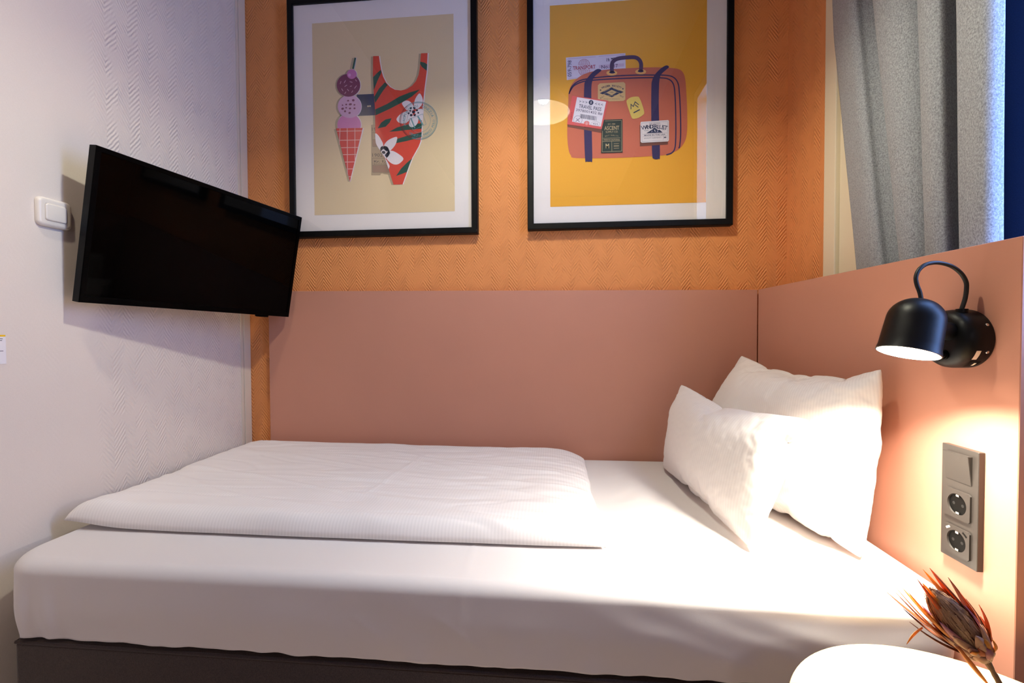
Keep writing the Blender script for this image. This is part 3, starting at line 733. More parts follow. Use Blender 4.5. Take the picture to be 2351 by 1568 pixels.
def make_mattress():
    X0, X1, Y0, Y1 = -1.252, 0.776, 0.872, 1.804
    cx, cy = (X0+X1)/2, (Y0+Y1)/2
    hw, hd = (X1-X0)/2, (Y1-Y0)/2
    def outline(ins, n1=200, n2=90):
        R = max(0.09-ins*0.5, 0.004); a = max(hw-ins, 0.01); b = max(hd-ins, 0.002); R = min(R, b*0.98, a*0.98)
        pts = []
        def line(p, q, n):
            for i in range(n): pts.append((p[0]+(q[0]-p[0])*i/n, p[1]+(q[1]-p[1])*i/n))
        def arc(x, y, a0, n=14):
            for i in range(n):
                an = math.radians(a0+90*i/n); pts.append((x+R*math.cos(an), y+R*math.sin(an)))
        line((-a+R, -b), (a-R, -b), n1); arc(a-R, -b+R, -90)
        line((a, -b+R), (a, b-R), n2); arc(a-R, b-R, 0)
        line((a-R, b), (-a+R, b), n1); arc(-a+R, b-R, 90)
        line((-a, b-R), (-a, -b+R), n2); arc(-a+R, -b+R, 180)
        return pts
    H = ZT-0.424
    prof = []
    nv = 26; rt = 0.027
    prof += [(0.034, 0.006), (0.020, 0.001), (0.010, 0.0)]
    for i in range(nv+1):
        s = i/nv; zz = 0.004+s*(H-rt-0.004)
        ins = 0.010 - 0.010*math.sin(min(1, s*1.5)*PI/2)+0.004*s
        prof.append((ins, zz))
    for i in range(1, 11):
        a_ = PI/2*i/10; prof.append((0.004+rt*(1-math.cos(a_)), H-rt+rt*math.sin(a_)))
    ins = 0.004+rt
    for s in (0.012, 0.03, 0.05, 0.075, 0.1, 0.13, 0.16, 0.195, 0.23, 0.27, 0.31, 0.35, 0.39, 0.43, 0.455):
        prof.append((ins+s-0.01, H))
    creases = [((0.15, 0.15), (0.60, 0.02), .022, .0012), ((0.28, 0.15), (0.66, 0.05), .018, .0010), ((0.02, 0.14), (0.42, 0.02), .022, .0012), ((-0.25, 0.11), (-0.12, 0.02), .004, .0012), ((-0.42, 0.10), (-0.34, 0.04), .004, .0010)]
    bm = bmesh.new(); uvl = bm.loops.layers.uv.new('UVMap')
    rings = []
    for k, (ins, zz) in enumerate(prof):
        ring = []
        for x, y in outline(ins):
            X, Y, Z = cx+x, cy+y, ZT-H+zz
            out = Vector((x/hw*0.35 if abs(x) < hw-0.1 else math.copysign(1, x), y/hd, 0)); out = out.normalized() if out.length > 0 else out
            side = 1.0 if zz < H-rt else max(0, 1-(zz-(H-rt))/rt*0.9)
            # side drape
            d = 0.0
            if side > 0:
                q = X if abs(y) > hd-0.12 else Y*1.3+5
                d += side*max(0.15, 1-zz/H)*(0.005*nz(q*3.2, zz*7, 2)+0.0030*nz(q*9, zz*16, 5))
                low = max(0, 1-zz/0.09)
                d += low*0.0018*nz(q*22, zz*4, 9)
                cnr = math.exp(-((X-X0)**2+(Y-Y0)**2)/0.022) if y < 0 else 0
                d += cnr*side*0.009*math.sin(q*95+zz*9)*max(0, 1-zz/0.15)
                if y < -hd+0.12:
                    for a_, b_, wd, am in creases:
                        dd, tt = seg_d(X, zz, a_, b_); d += am*math.exp(-(dd/wd)**2)*math.sin(PI*tt)
                    d += 0.0016*math.exp(-((X+0.187)/0.0035)**2)
            X += out.x*d; Y += out.y*d
            if zz < 0.03: Z += 0.005*nz(X*7, Y*7, 1)*(1-zz/0.03)+0.003*nz(X*25, Y*25, 4)*(1-zz/0.03)
            if zz >= H-1e-6:
                Z += 0.0016*nz(X*3, Y*7, 3)+0.0013*nz(X*9+Y*4, Y*16, 7)
                Z += 0.0012*math.exp(-((X+0.187)/0.0035)**2)
                if X > 0.1: Z += 0.0018*nz((X+Y)*5, (X-Y)*20, 11)
                sag = max(0, X-0.45); Z -= sag*0.01
            Y = min(Y, 1.808); X = min(X, XP-0.002)
            ring.append(bm.verts.new((X, Y, Z)))
        rings.append(ring)
    n = len(rings[0])
    for a_, b_ in zip(rings, rings[1:]):
        for i in range(n): bm.faces.new([a_[i], a_[(i+1) % n], b_[(i+1) % n], b_[i]])
    bm.faces.new(rings[-1]); bm.faces.new(rings[0][::-1])
    bmesh.ops.remove_doubles(bm, verts=bm.verts, dist=1e-5)
    o = obj_bm('mattress', bm, MAT['sheet'], smooth=True)
    tag(o, 'white mattress in a taut fitted sheet on the dark bed base', 'mattress')
make_mattress()

def make_duvet():
    x0, x1, y0, y1 = -1.262, 0.120, 1.040, 1.790
    NX, NY = 230, 130; base = ZT+0.0035
    bm = bmesh.new(); uvl = bm.loops.layers.uv.new('UVMap')
    top, bot, uv = {}, {}, {}
    for i in range(NX+1):
        u = 0.5-0.5*math.cos(PI*i/NX) if False else i/NX
        for j in range(NY+1):
            v = j/NY
            v = v**1.25
            x = x0+(x1-x0)*u; y = y0+(y1-y0)*v
            # plan outline: soft corners at the back, pointed corners in front
            bow = 0.010*math.sin(PI*u)
            y += (1-v)*(bow*-0.4+0.004*nz(x*4, 0, 3))
            rb = max(0, (u-0.93)/0.07); y -= v**6*0.045*rb**2
            x += u**8*0.006*nz(0, y*9, 2); x -= (1-u)**2*0.034*v
            df, dbk, dl, dr = v*(y1-y0), (1-v)*(y1-y0), u*(x1-x0), (1-u)*(x1-x0)
            def rnd(d, r): return math.sqrt(max(0, 1-(1-min(1, d/r))**2))
            th = (0.056-0.012*u)*min(rnd(df, 0.040), 1)*rnd(dbk, 0.06)*(0.12+0.88*rnd(dl, 0.10))*(0.06+0.94*rnd(dr, 0.16))
            w = 0.0026*nz(x*2.2+y*1.5, y*12+x*1.2, 1)+0.0018*nz(x*4.5-y*2, y*22, 6)+0.0012*nz(x*14, y*30, 8)
            rl = 1-abs(nz(x*1.6+3, y*9+x*1.5, 13)); w += 0.003*max(0, rl-0.86)/0.14
            rl2 = 1-abs(nz(x*3.1-y*2, y*14, 23)); w -= 0.0022*max(0, rl2-0.88)/0.12
            dd, tt = seg_d(x, y, (-0.47, 1.62), (-0.52, 1.20)); w += 0.0022*math.exp(-(dd/0.004)**2)
            dd, tt = seg_d(x, y, (-0.85, 1.56), (0.02, 1.44)); w += 0.0018*math.exp(-(dd/0.004)**2)
            dd, tt = seg_d(x, y, (-1.15, 1.33), (-0.45, 1.31)); w += 0.0018*math.exp(-(dd/0.004)**2)
            f = min(1, th/0.03)
            lift = 0.016*(1-u)**3*(1-v)**4*6*max(0, 0.16-u)/0.16
            Zt = base+0.004+th+w*f; Zb = base+0.002
            tipl = math.exp(-((u*1.38)**2+(v*0.75)**2)/0.012)
            Zt += 0.016*tipl; Zb += 0.016*tipl
            fr = 0.004*(1-rnd(df, 0.03))
            top[i, j] = bm.verts.new((x, y-0.0, Zt))
            edge = i in (0, NX) or j in (0, NY)
            yb = y+0.02*(1-rnd(df, 0.05))*0.4
            bot[i, j] = top[i, j] if edge else bm.verts.new((x, yb, max(Zb, base)))
            uv[top[i, j]] = (x, y); uv[bot[i, j]] = (x, y)
    for i in range(NX):
        for j in range(NY):
            bm.faces.new([top[i, j], top[i+1, j], top[i+1, j+1], top[i, j+1]])
            q = [bot[i, j], bot[i, j+1], bot[i+1, j+1], bot[i+1, j]]
            if len(set(q)) == 4: 
                try: bm.faces.new(q)
                except ValueError: pass
    for f in bm.faces:
        for l in f.loops: l[uvl].uv = uv[l.vert]
    o = obj_bm('duvet', bm, MAT['duvet'], smooth=True)
    tag(o, 'white satin striped duvet folded flat over the foot end of the mattress', 'duvet')
make_duvet()

# ---- pillows: two sheets joined round the edge, inflated by the cloth solver, then set in place
def inflate(w, h, nx, ny, press, frames, seed, shrink=-0.02):
    bm = bmesh.new(); T, Bt = {}, {}
    random.seed(seed)
    for i in range(nx+1):
        for j in range(ny+1):
            x, y = -w/2+w*i/nx, -h/2+h*j/ny
            e = i in (0, nx) or j in (0, ny)
            jz = random.uniform(-0.0015, 0.0015)
            T[i, j] = bm.verts.new((x, y, (0 if e else 0.006)+jz))
            Bt[i, j] = T[i, j] if e else bm.verts.new((x, y, -0.006+jz))
    for i in range(nx):
        for j in range(ny):
            bm.faces.new([T[i, j], T[i+1, j], T[i+1, j+1], T[i, j+1]])
            bm.faces.new([Bt[i, j], Bt[i, j+1], Bt[i+1, j+1], Bt[i+1, j]])
    me = bpy.data.meshes.new('cushion_form'); bm.to_mesh(me); bm.free()
    o = bpy.data.objects.new('cushion_form', me); C.objects.link(o)
    md = o.modifiers.new('Cloth', 'CLOTH'); s = md.settings
    s.quality = 8; s.mass = 0.3; s.tension_stiffness = 40; s.compression_stiffness = 40; s.shear_stiffness = 20; s.bending_stiffness = 0.08
    s.tension_damping = s.compression_damping = 12; s.shear_damping = 12; s.bending_damping = 1.5; s.air_damping = 4
    s.use_pressure = True; s.uniform_pressure_force = press; s.shrink_min = shrink
    s.effector_weights.gravity = 0.0
    md.point_cache.frame_start = 1; md.point_cache.frame_end = frames
    sc = bpy.context.scene
    for f in range(1, frames+1): sc.frame_set(f)
    dg = bpy.context.evaluated_depsgraph_get()
    m2 = bpy.data.meshes.new_from_object(o.evaluated_get(dg))
    co = [v.co.copy() for v in m2.vertices]; faces = [list(p.vertices) for p in m2.polygons]
    uv0 = [(v.co.x, v.co.y) for v in me.vertices]
    sc.frame_set(1)
    bpy.data.objects.remove(o); bpy.data.meshes.remove(m2)
    return co, faces, uv0, (nx, ny)

def place_pillow(name, label, form, w, h, BL, BR, TR, TL, thick, floor_z, bend=0.0, xmax=None, puff_fn=None, stripe_tilt=0.0, fill=(0.5, 0.0), dip=0.02):
    co, faces, uv0, _ = form
    co = [c.copy() for c in co]
    mx = max(abs(c.x) for c in co); my = max(abs(c.y) for c in co)
    BL, BR, TR, TL = (Vector(v) for v in (BL, BR, TR, TL))
    nrm = (BL-BR).cross(TL-BL); nrm = ((BR-BL).cross(TL-BL)).normalized()
    zmax = max(abs(c.z) for c in co)
    vs = []
    def spans(i, j, lim):      # widest extent of each slice, to straighten the pulled-in seams a little
        S = {}
        for c, q in zip(co, uv0):
            k = round(q[j], 4); S[k] = max(S.get(k, 1e-6), abs(c[i]))
        return S
    SX, SY = spans(0, 1, mx), spans(1, 0, my)
    for c, q in zip(co, uv0):
        kx = 1+fill[0]*(mx/SX[round(q[1], 4)]-1); ky = 1+(fill[1] if c.y > 0 else 0.92)*(my/SY[round(q[0], 4)]-1)
        u = c.x*kx/mx*0.5+0.5; v = c.y*ky/my*0.5+0.5
        p = BL*(1-u)*(1-v)+BR*u*(1-v)+TR*u*v+TL*(1-u)*v
        p.z -= dip*math.sin(PI*min(1, max(0, u)))**0.8*max(0, v)**3
        dz = c.z/zmax*thick/2
        if puff_fn: dz = puff_fn(u, v, dz)
        p = p + nrm*(dz + bend*math.sin(PI*u)*math.sin(PI*v))
        if p.z < floor_z: p.z = floor_z + (p.z-floor_z)*0.04
        if xmax is not None and p.x > xmax: p.x = xmax + (p.x-xmax)*0.02
        p.y = min(p.y, YP-0.002)
        vs.append(p)
    me = bpy.data.meshes.new(name); me.from_pydata(vs, [], faces)
    ul = me.uv_layers.new(name='UVMap')
    for lp in me.loops:
        q = uv0[lp.vertex_index]; ul.data[lp.index].uv = (q[0]+q[1]*stripe_tilt, q[1])
    o = link(name, me, MAT['pillow'], None, True)
    sb = o.modifiers.new('Subdivision', 'SUBSURF'); sb.levels = 1; sb.render_levels = 1
    tag(o, label, 'pillow')
    return o

formA = inflate(0.80, 0.56, 80, 56, 2.2, 34, 1, -0.06)
place_pillow('pillow', 'large white pillow standing against the headboard panel under the black lamp', formA, 0.80, 0.56,
             (0.505, 1.700, ZT+0.012), (0.675, 1.030, ZT+0.004), (0.752, 1.085, ZC-0.086), (0.688, 1.705, ZC-0.080), 0.165, ZT+0.004, xmax=XP-0.004, stripe_tilt=0.12, fill=(0.8, 0.0), dip=0.012)
formB = inflate(0.66, 0.40, 66, 42, 2.2, 34, 5, -0.045)
place_pillow('pillow', 'small white striped pillow leaning in front of the large pillow', formB, 0.66, 0.40,
             (0.402, 1.690, ZT+0.010), (0.450, 1.045, ZT+0.006), (0.584, 1.064, ZC-0.180), (0.470, 1.700, ZC-0.180), 0.135, ZT+0.004, stripe_tilt=0.12)

# ================================================================== CURTAIN and BLIND
top_path = [(1.52, .885), (1.47, .872), (1.438, .866), (1.41, .861), (1.394, .868), (1.389, .888), (1.352, .918), (1.325, .868), (1.28, .854), (1.238, .857), (1.213, .871), (1.201, .887), (1.186, .887), (1.173, .864), (1.14, .854), (1.116, .859), (1.112, .874), (1.126, .925), (1.090, .940), (1.0725, .868), (1.04, .853), (1.005, .853), (.985, .863), (.9785, .880)]
bot_path = [(1.40, .885), (1.365, .874), (1.337, .867), (1.30, .862), (1.277, .867), (1.272, .888), (1.240, .918), (1.212, .868), (1.19, .858), (1.166, .861), (1.154, .874), (1.147, .887), (1.141, .886), (1.134, .866), (1.10, .855), (1.083, .859), (1.079, .874), (1.096, .925), (1.064, .940), (1.044, .868), (1.015, .856), (.985, .854), (.972, .863), (.9675, .880)]
bm = bmesh.new()
zs = [0.885+(2.66-0.885)*k/60 for k in range(61)]
grid = []
for zz in zs:
    tt = (zz-1.27)/(2.02-1.27); tt = max(-0.5, min(1.9, tt)); ts = tt if tt < 1 else 1+(tt-1)*0.5
    row = [Vector((b[1]+(a[1]-b[1])*min(1, max(0, ts)), b[0]+(a[0]-b[0])*ts, zz)) for a, b in zip(top_path, bot_path)]
    row = catmull(row, 6)
    grid.append([bm.verts.new((max(0.832, p.x+0.0016*nz(p.y*14, zz*2.5, 4)), p.y+0.002*nz(p.y*9, zz*2, 8), p.z)) for p in row])
for a_, b_ in zip(grid, grid[1:]):
    for i in range(len(a_)-1): bm.faces.new([a_[i], a_[i+1], b_[i+1], b_[i]])
o = obj_bm('curtain', bm, MAT['curtain'], smooth=True)
sd = o.modifiers.new('Solidify', 'SOLIDIFY'); sd.thickness = 0.0025; sd.offset = 0
tag(o, 'grey wool curtain hanging in folds behind the headboard panel', 'curtain')
t = thing('roller_blind', 'dark navy fabric blind behind the grey curtain at the window', 'blind', (XRW+0.070, 1.18, 2.56))
bm = bmesh.new(); box(bm, (-0.001, -0.275, -1.62), (0.001, 0.25, 0.0)); obj_bm('fabric', bm, MAT['navy'], t)
bm = bmesh.new(); tube(bm, [Vector((0, -0.275, 0.012)), Vector((0, 0.25, 0.012))], 0.018, 16); obj_bm('roller', bm, MAT['black_matt'], t, angle=40)

# ================================================================== WALL LAMP
def make_lamp():
    zc = ZC-0.017; yc = 0.932
    t = thing('wall_lamp', 'black dome reading lamp with looped cable on the headboard panel', 'lamp', (XP-0.0004, yc, zc))
    def to(bm, M):
        for v in bm.verts: v.co = M @ v.co
    axm = Matrix.Rotation(-PI/2, 4, 'Y')      # local z -> -x
    bm = bmesh.new()
    lathe(bm, [(0.0, 0.0), (0.0545, 0.0), (0.0555, 0.002), (0.0555, 0.027), (0.0545, 0.035), (0.050, 0.043), (0.043, 0.0475), (0.034, 0.0495), (0.0, 0.0505)], 64); to(bm, axm)
    obj_bm('mount', bm, MAT['black'], t, angle=50)
    # shade
    apex = Vector((0.6770, 0.897, ZC+0.0566)); rim = Vector((0.6480, 0.885, ZC-0.0425))
    ax = (apex-rim).normalized(); hgt = (apex-rim).length
    z = ax; x = Vector((0, 1, 0)).cross(z).normalized(); y = z.cross(x)
    Ms = Matrix((x, y, z)).transposed().to_4x4(); Ms.translation = rim - Vector((XP-0.0004, yc, zc))
    R0, R1 = 0.0475, 0.0432
    prof = [(R0-0.0022, 0.0), (R0, 0.0005), (R0-0.002, 0.012)]
    k = 14; hc = hgt-0.042
    for i in range(1, 8): prof.append((R0-0.002-(R0-0.002-R1)*(i/7)**1.0, 0.012+(hc-0.012)*i/7))
    for i in range(1, k+1):
        a = PI/2*i/k; prof.append((R1*math.cos(a)**0.9 if i < k else 0, hc+(hgt-hc)*math.sin(a)))
    inner = [(max(0, r-0.0022), min(h, hgt-0.004)) for r, h in prof[2:]]
    bm = bmesh.new(); lathe(bm, prof, 64); n_out = len(bm.faces)
    lathe(bm, [(R0-0.0022, 0.0)]+inner, 64)
    for i, f in enumerate(list(bm.faces)): f.material_index = 0 if i < n_out else 1
    me_mats = [MAT['black'], MAT['shade_white']]
    bmesh.ops.remove_doubles(bm, verts=bm.verts, dist=1e-6)
    bm.normal_update(); me = bpy.data.meshes.new('lamp_shade'); to(bm, Ms); bm.to_mesh(me); bm.free()
    o = link('lamp_shade', me, me_mats, t, True); me.set_sharp_from_angle(angle=math.radians(50))
    bm = bmesh.new(); lathe(bm, [(0.0, 0.010), (R0-0.004, 0.010)], 48); to(bm, Ms)
    d = obj_bm('diffuser', bm, emitter('lamp_diffuser', (1.0, 0.86, 0.62), 30.0), t); d['label'] = 'glowing warm white diffuser'
    # joint between mount and shade
    bm = bmesh.new()
    a = Vector((-0.048, -0.020, 0.014)); b = Ms @ Vector((0.0, 0.0, hgt*0.55)); b = a+(b-a)*0.55
    tube(bm, [a+Vector((0.012, 0.006, 0)), a, b], [0.017, 0.017, 0.015], 20); obj_bm('joint', bm, MAT['black'], t, angle=40)
    # cable
    pts = [(0.6792, 0.8979, 1.1570), (0.6776, 0.8992, 1.1703), (0.6734, 0.9005, 1.1846), (0.6727, 0.9018, 1.1987), (0.6790, 0.9030, 1.2127), (0.6929, 0.9043, 1.2225), (0.7134, 0.9056, 1.2249), (0.7372, 0.9070, 1.2184), (0.7548, 0.9084, 1.2053), (0.7650, 0.9097, 1.1895), (0.7672, 0.9111, 1.1756), (0.7663, 0.9125, 1.1581), (0.7620, 0.9138, 1.1390)]
    pts = [Vector(p) for p in pts]
    # keep the far leg in its line of sight while it returns to the top of the mount
    bm = bmesh.new(); P = catmull([p-Vector((XP-0.0004, yc, zc)) for p in pts], 6)
    tube(bm, [P[0]-Vector((0, 0, 0.006))]+P+[P[-1]-Vector((0, 0, 0.006))], 0.0036, 12); obj_bm('cable', bm, MAT['rubber'], t, smooth=True)
    bm = bmesh.new(); tube(bm, [Vector((-0.0262, -0.0185, 0.0490)), Vector((-0.0260, -0.0183, 0.0560))], 0.0090, 16); obj_bm('cable_collar', bm, MAT['black'], t, angle=40)
    # push switch on the face of the mount
    bm = bmesh.new(); lathe(bm, [(0.0095, 0.0), (0.0095, 0.002), (0.008, 0.003), (0.0078, 0.0012), (0.0066, 0.0012), (0.0064, 0.005), (0.0055, 0.006), (0, 0.0062)], 32)
    to(bm, Matrix.Translation((-0.0492, -0.012, -0.030)) @ axm); obj_bm('push_switch', bm, MAT['black_gloss'], t, angle=40)
    # screws, sticker, usb port on the rim of the mount
    for ang in (-155, -208):
        a = math.radians(ang)
        bm = bmesh.new(); lathe(bm, [(0.0028, 0), (0.0028, 0.001), (0.0014, 0.0016), (0, 0.001)], 16)
        to(bm, Matrix.Translation((-0.009, 0.0553*math.cos(a), -0.0553*math.sin(a) if False else 0.0553*math.sin(a))) @ Matrix.Rotation(a-PI/2, 4, 'X')); s = obj_bm('screw', bm, MAT['chrome'], t, smooth=True)
    def rimpatch(name, a0, a1, x0, x1, r, mat):
        bm = bmesh.new(); n = 8; rows = []
        for i in range(n+1):
            a = math.radians(a0+(a1-a0)*i/n); rows.append([bm.verts.new((xx, r*math.cos(a), r*math.sin(a))) for xx in (x0, x1)])
        for p, q in zip(rows, rows[1:]): bm.faces.new([p[0], p[1], q[1], q[0]])
        return obj_bm(name, bm, mat, t)
    rimpatch('sticker', -158, -138, -0.020, -0.028, 0.0559, MAT['sticker'])
    rimpatch('usb_port', -133, -112, -0.008, -0.026, 0.0560, MAT['cavity'])
    rimpatch('usb_contact', -128, -119, -0.013, -0.017, 0.0563, MAT['usb'])
    # light
    ld = bpy.data.lights.new('reading_light', 'AREA'); ld.shape = 'DISK'; ld.size = 0.084; ld.spread = math.radians(138); ld.energy = LAMP_W; ld.color = (1.0, 0.92, 0.74)
    lo = bpy.data.objects.new('reading_light', ld); C.objects.link(lo)
    Mw = Matrix((x, y, z)).transposed().to_4x4(); Mw.translation = rim + ax*0.006
    lo.matrix_world = Mw
LAMP_W = 13.0
make_lamp()

# ================================================================== SOCKET PANEL
def make_sockets():
    t = thing('socket_panel', 'anthracite plate with a switch and two sockets on the headboard panel', 'socket', (XP-0.0004, 0.9315, ZC-0.3365), (PI/2, 0, -PI/2))
    # local x -> -y world, local y -> z, local z -> -x
    bm = bmesh.new(); plate(bm, lambda i: rrect(0.0785-2*i, 0.2215-2*i, 0.0012, 2), [(0, 0), (0, 0.0095), (0.0008, 0.0103)])
    obj_bm('frame', bm, MAT['dark_grey'], t)
    # rocker, pressed at its lower end
    bm = bmesh.new(); box(bm, (-0.0275, -0.0275, 0.009), (0.0275, 0.0275, 0.0128))
    for v in bm.verts:
        if v.co.z > 0.011: v.co.z = 0.0113+(v.co.y+0.0275)/0.055*0.0068
    bmesh.ops.bevel(bm, geom=list(bm.edges), offset=0.0006, segments=2, affect='EDGES')
    for v in bm.verts: v.co.y += 0.0715; v.co.x += -0.001
    obj_bm('rocker', bm, MAT['dark_grey'], t)
    for k, cy in enumerate((0.0, -0.0715)):
        bm = bmesh.new(); n = 48; r = 0.0203; h = 0.0275; z1 = 0.0135
        def sq(a):
            c, s = math.cos(a), math.sin(a); m = max(abs(c), abs(s)); return (h*c/m, h*s/m)
        o0 = [bm.verts.new((*sq(2*PI*(i+0.5)/n), 0.0098)) for i in range(n)]
        o1 = [bm.verts.new((*sq(2*PI*(i+0.5)/n), z1)) for i in range(n)]
        i1 = [bm.verts.new((r*math.cos(2*PI*(i+0.5)/n), r*math.sin(2*PI*(i+0.5)/n), z1)) for i in range(n)]
        i0 = [bm.verts.new((r*0.97*math.cos(2*PI*(i+0.5)/n), r*0.97*math.sin(2*PI*(i+0.5)/n), 0.0106)) for i in range(n)]
        for a_, b_ in ((o0, o1), (o1, i1), (i1, i0)):
            for i in range(n): bm.faces.new([a_[i], a_[(i+1) % n], b_[(i+1) % n], b_[i]])
        for v in bm.verts: v.co.y += cy; v.co.x -= 0.001
        ins = obj_bm('socket_insert', bm, MAT['dark_grey'], t)
        bm = bmesh.new(); lathe(bm, [(0.0198, 0.01055), (0.0, 0.01055)], 40)
        for v in bm.verts: v.co.y += cy; v.co.x -= 0.001
        obj_bm('socket_well', bm, MAT['cavity'], ins)
        for sx in (-1, 1):
            bm = bmesh.new(); lathe(bm, [(0.0030, 0.0107), (0.0026, 0.01085), (0, 0.01085)], 16)
            for v in bm.verts: v.co.x += sx*0.0095-0.001; v.co.y += cy
            obj_bm('pin_hole', bm, MAT['black_matt'], ins)
        for sy in (-1, 1):
            bm = bmesh.new(); box(bm, (-0.0045, sy*0.0168-0.0024, 0.0107), (0.0025, sy*0.0168+0.0024, 0.0128), 0.0008)
            for v in bm.verts: v.co.y += cy
            obj_bm('earth_clip', bm, MAT['chrome'], ins)
        if k == 1:
            bm = bmesh.new(); box(bm, (-0.0232, 0.0188, 0.0136), (-0.0142, 0.0226, 0.0140))
            for v in bm.verts:
                x, y = v.co.x+0.0187, v.co.y-0.0207; v.co.x = -0.0187+x*0.82-y*0.57; v.co.y = 0.0207+x*0.57+y*0.82+cy
            obj_bm('usb_port', bm, MAT['usb'], ins)
            bm = bmesh.new(); box(bm, (0.0118, 0.0180, 0.0136), (0.0222, 0.0212, 0.0139))
            for v in bm.verts:
                x, y = v.co.x-0.017, v.co.y-0.0196; v.co.x = 0.017+x*0.82+y*0.57; v.co.y = 0.0196-x*0.57+y*0.82+cy
            obj_bm('usb_slot', bm, MAT['cavity'], ins)
make_sockets()

# ================================================================== BEDSIDE TABLE
TZ = 0.55
t = thing('bedside_table', 'round pale oak bedside table in front of the bed', 'table', (0.560, 0.598, 0))
bm = bmesh.new(); r = 0.232; lathe(bm, [(0.0, TZ-0.020), (r-0.014, TZ-0.020), (r-0.002, TZ-0.005), (r, TZ-0.003), (r-0.001, TZ-0.0006), (r-0.003, TZ), (0, TZ)], 96)
obj_bm('tabletop', bm, MAT['table'], t, angle=30)
for k in range(3):
    a = math.radians(30+120*k)
    bm = bmesh.new(); tube(bm, [Vector((0.12*math.cos(a), 0.12*math.sin(a), TZ-0.0205)), Vector((0.19*math.cos(a), 0.19*math.sin(a), 0.0))], [0.014, 0.010], 16)
    obj_bm('leg', bm, MAT['table'], t, angle=40)

# ================================================================== VASE and PROTEA
t = thing('bud_vase', 'small grey ceramic bud vase on the bedside table holding the dried flower', 'vase', (0.5655, 0.600, TZ+0.0005))
bm = bmesh.new(); lathe(bm, [(0, 0), (0.024, 0), (0.032, 0.012), (0.034, 0.030), (0.026, 0.050), (0.012, 0.064), (0.011, 0.076), (0.0135, 0.080), (0.0115, 0.080), (0.009, 0.074), (0.010, 0.064), (0.024, 0.048), (0.030, 0.028), (0.0, 0.010)], 40)
obj_bm('body', bm, MAT['ceramic'], t, smooth=True)

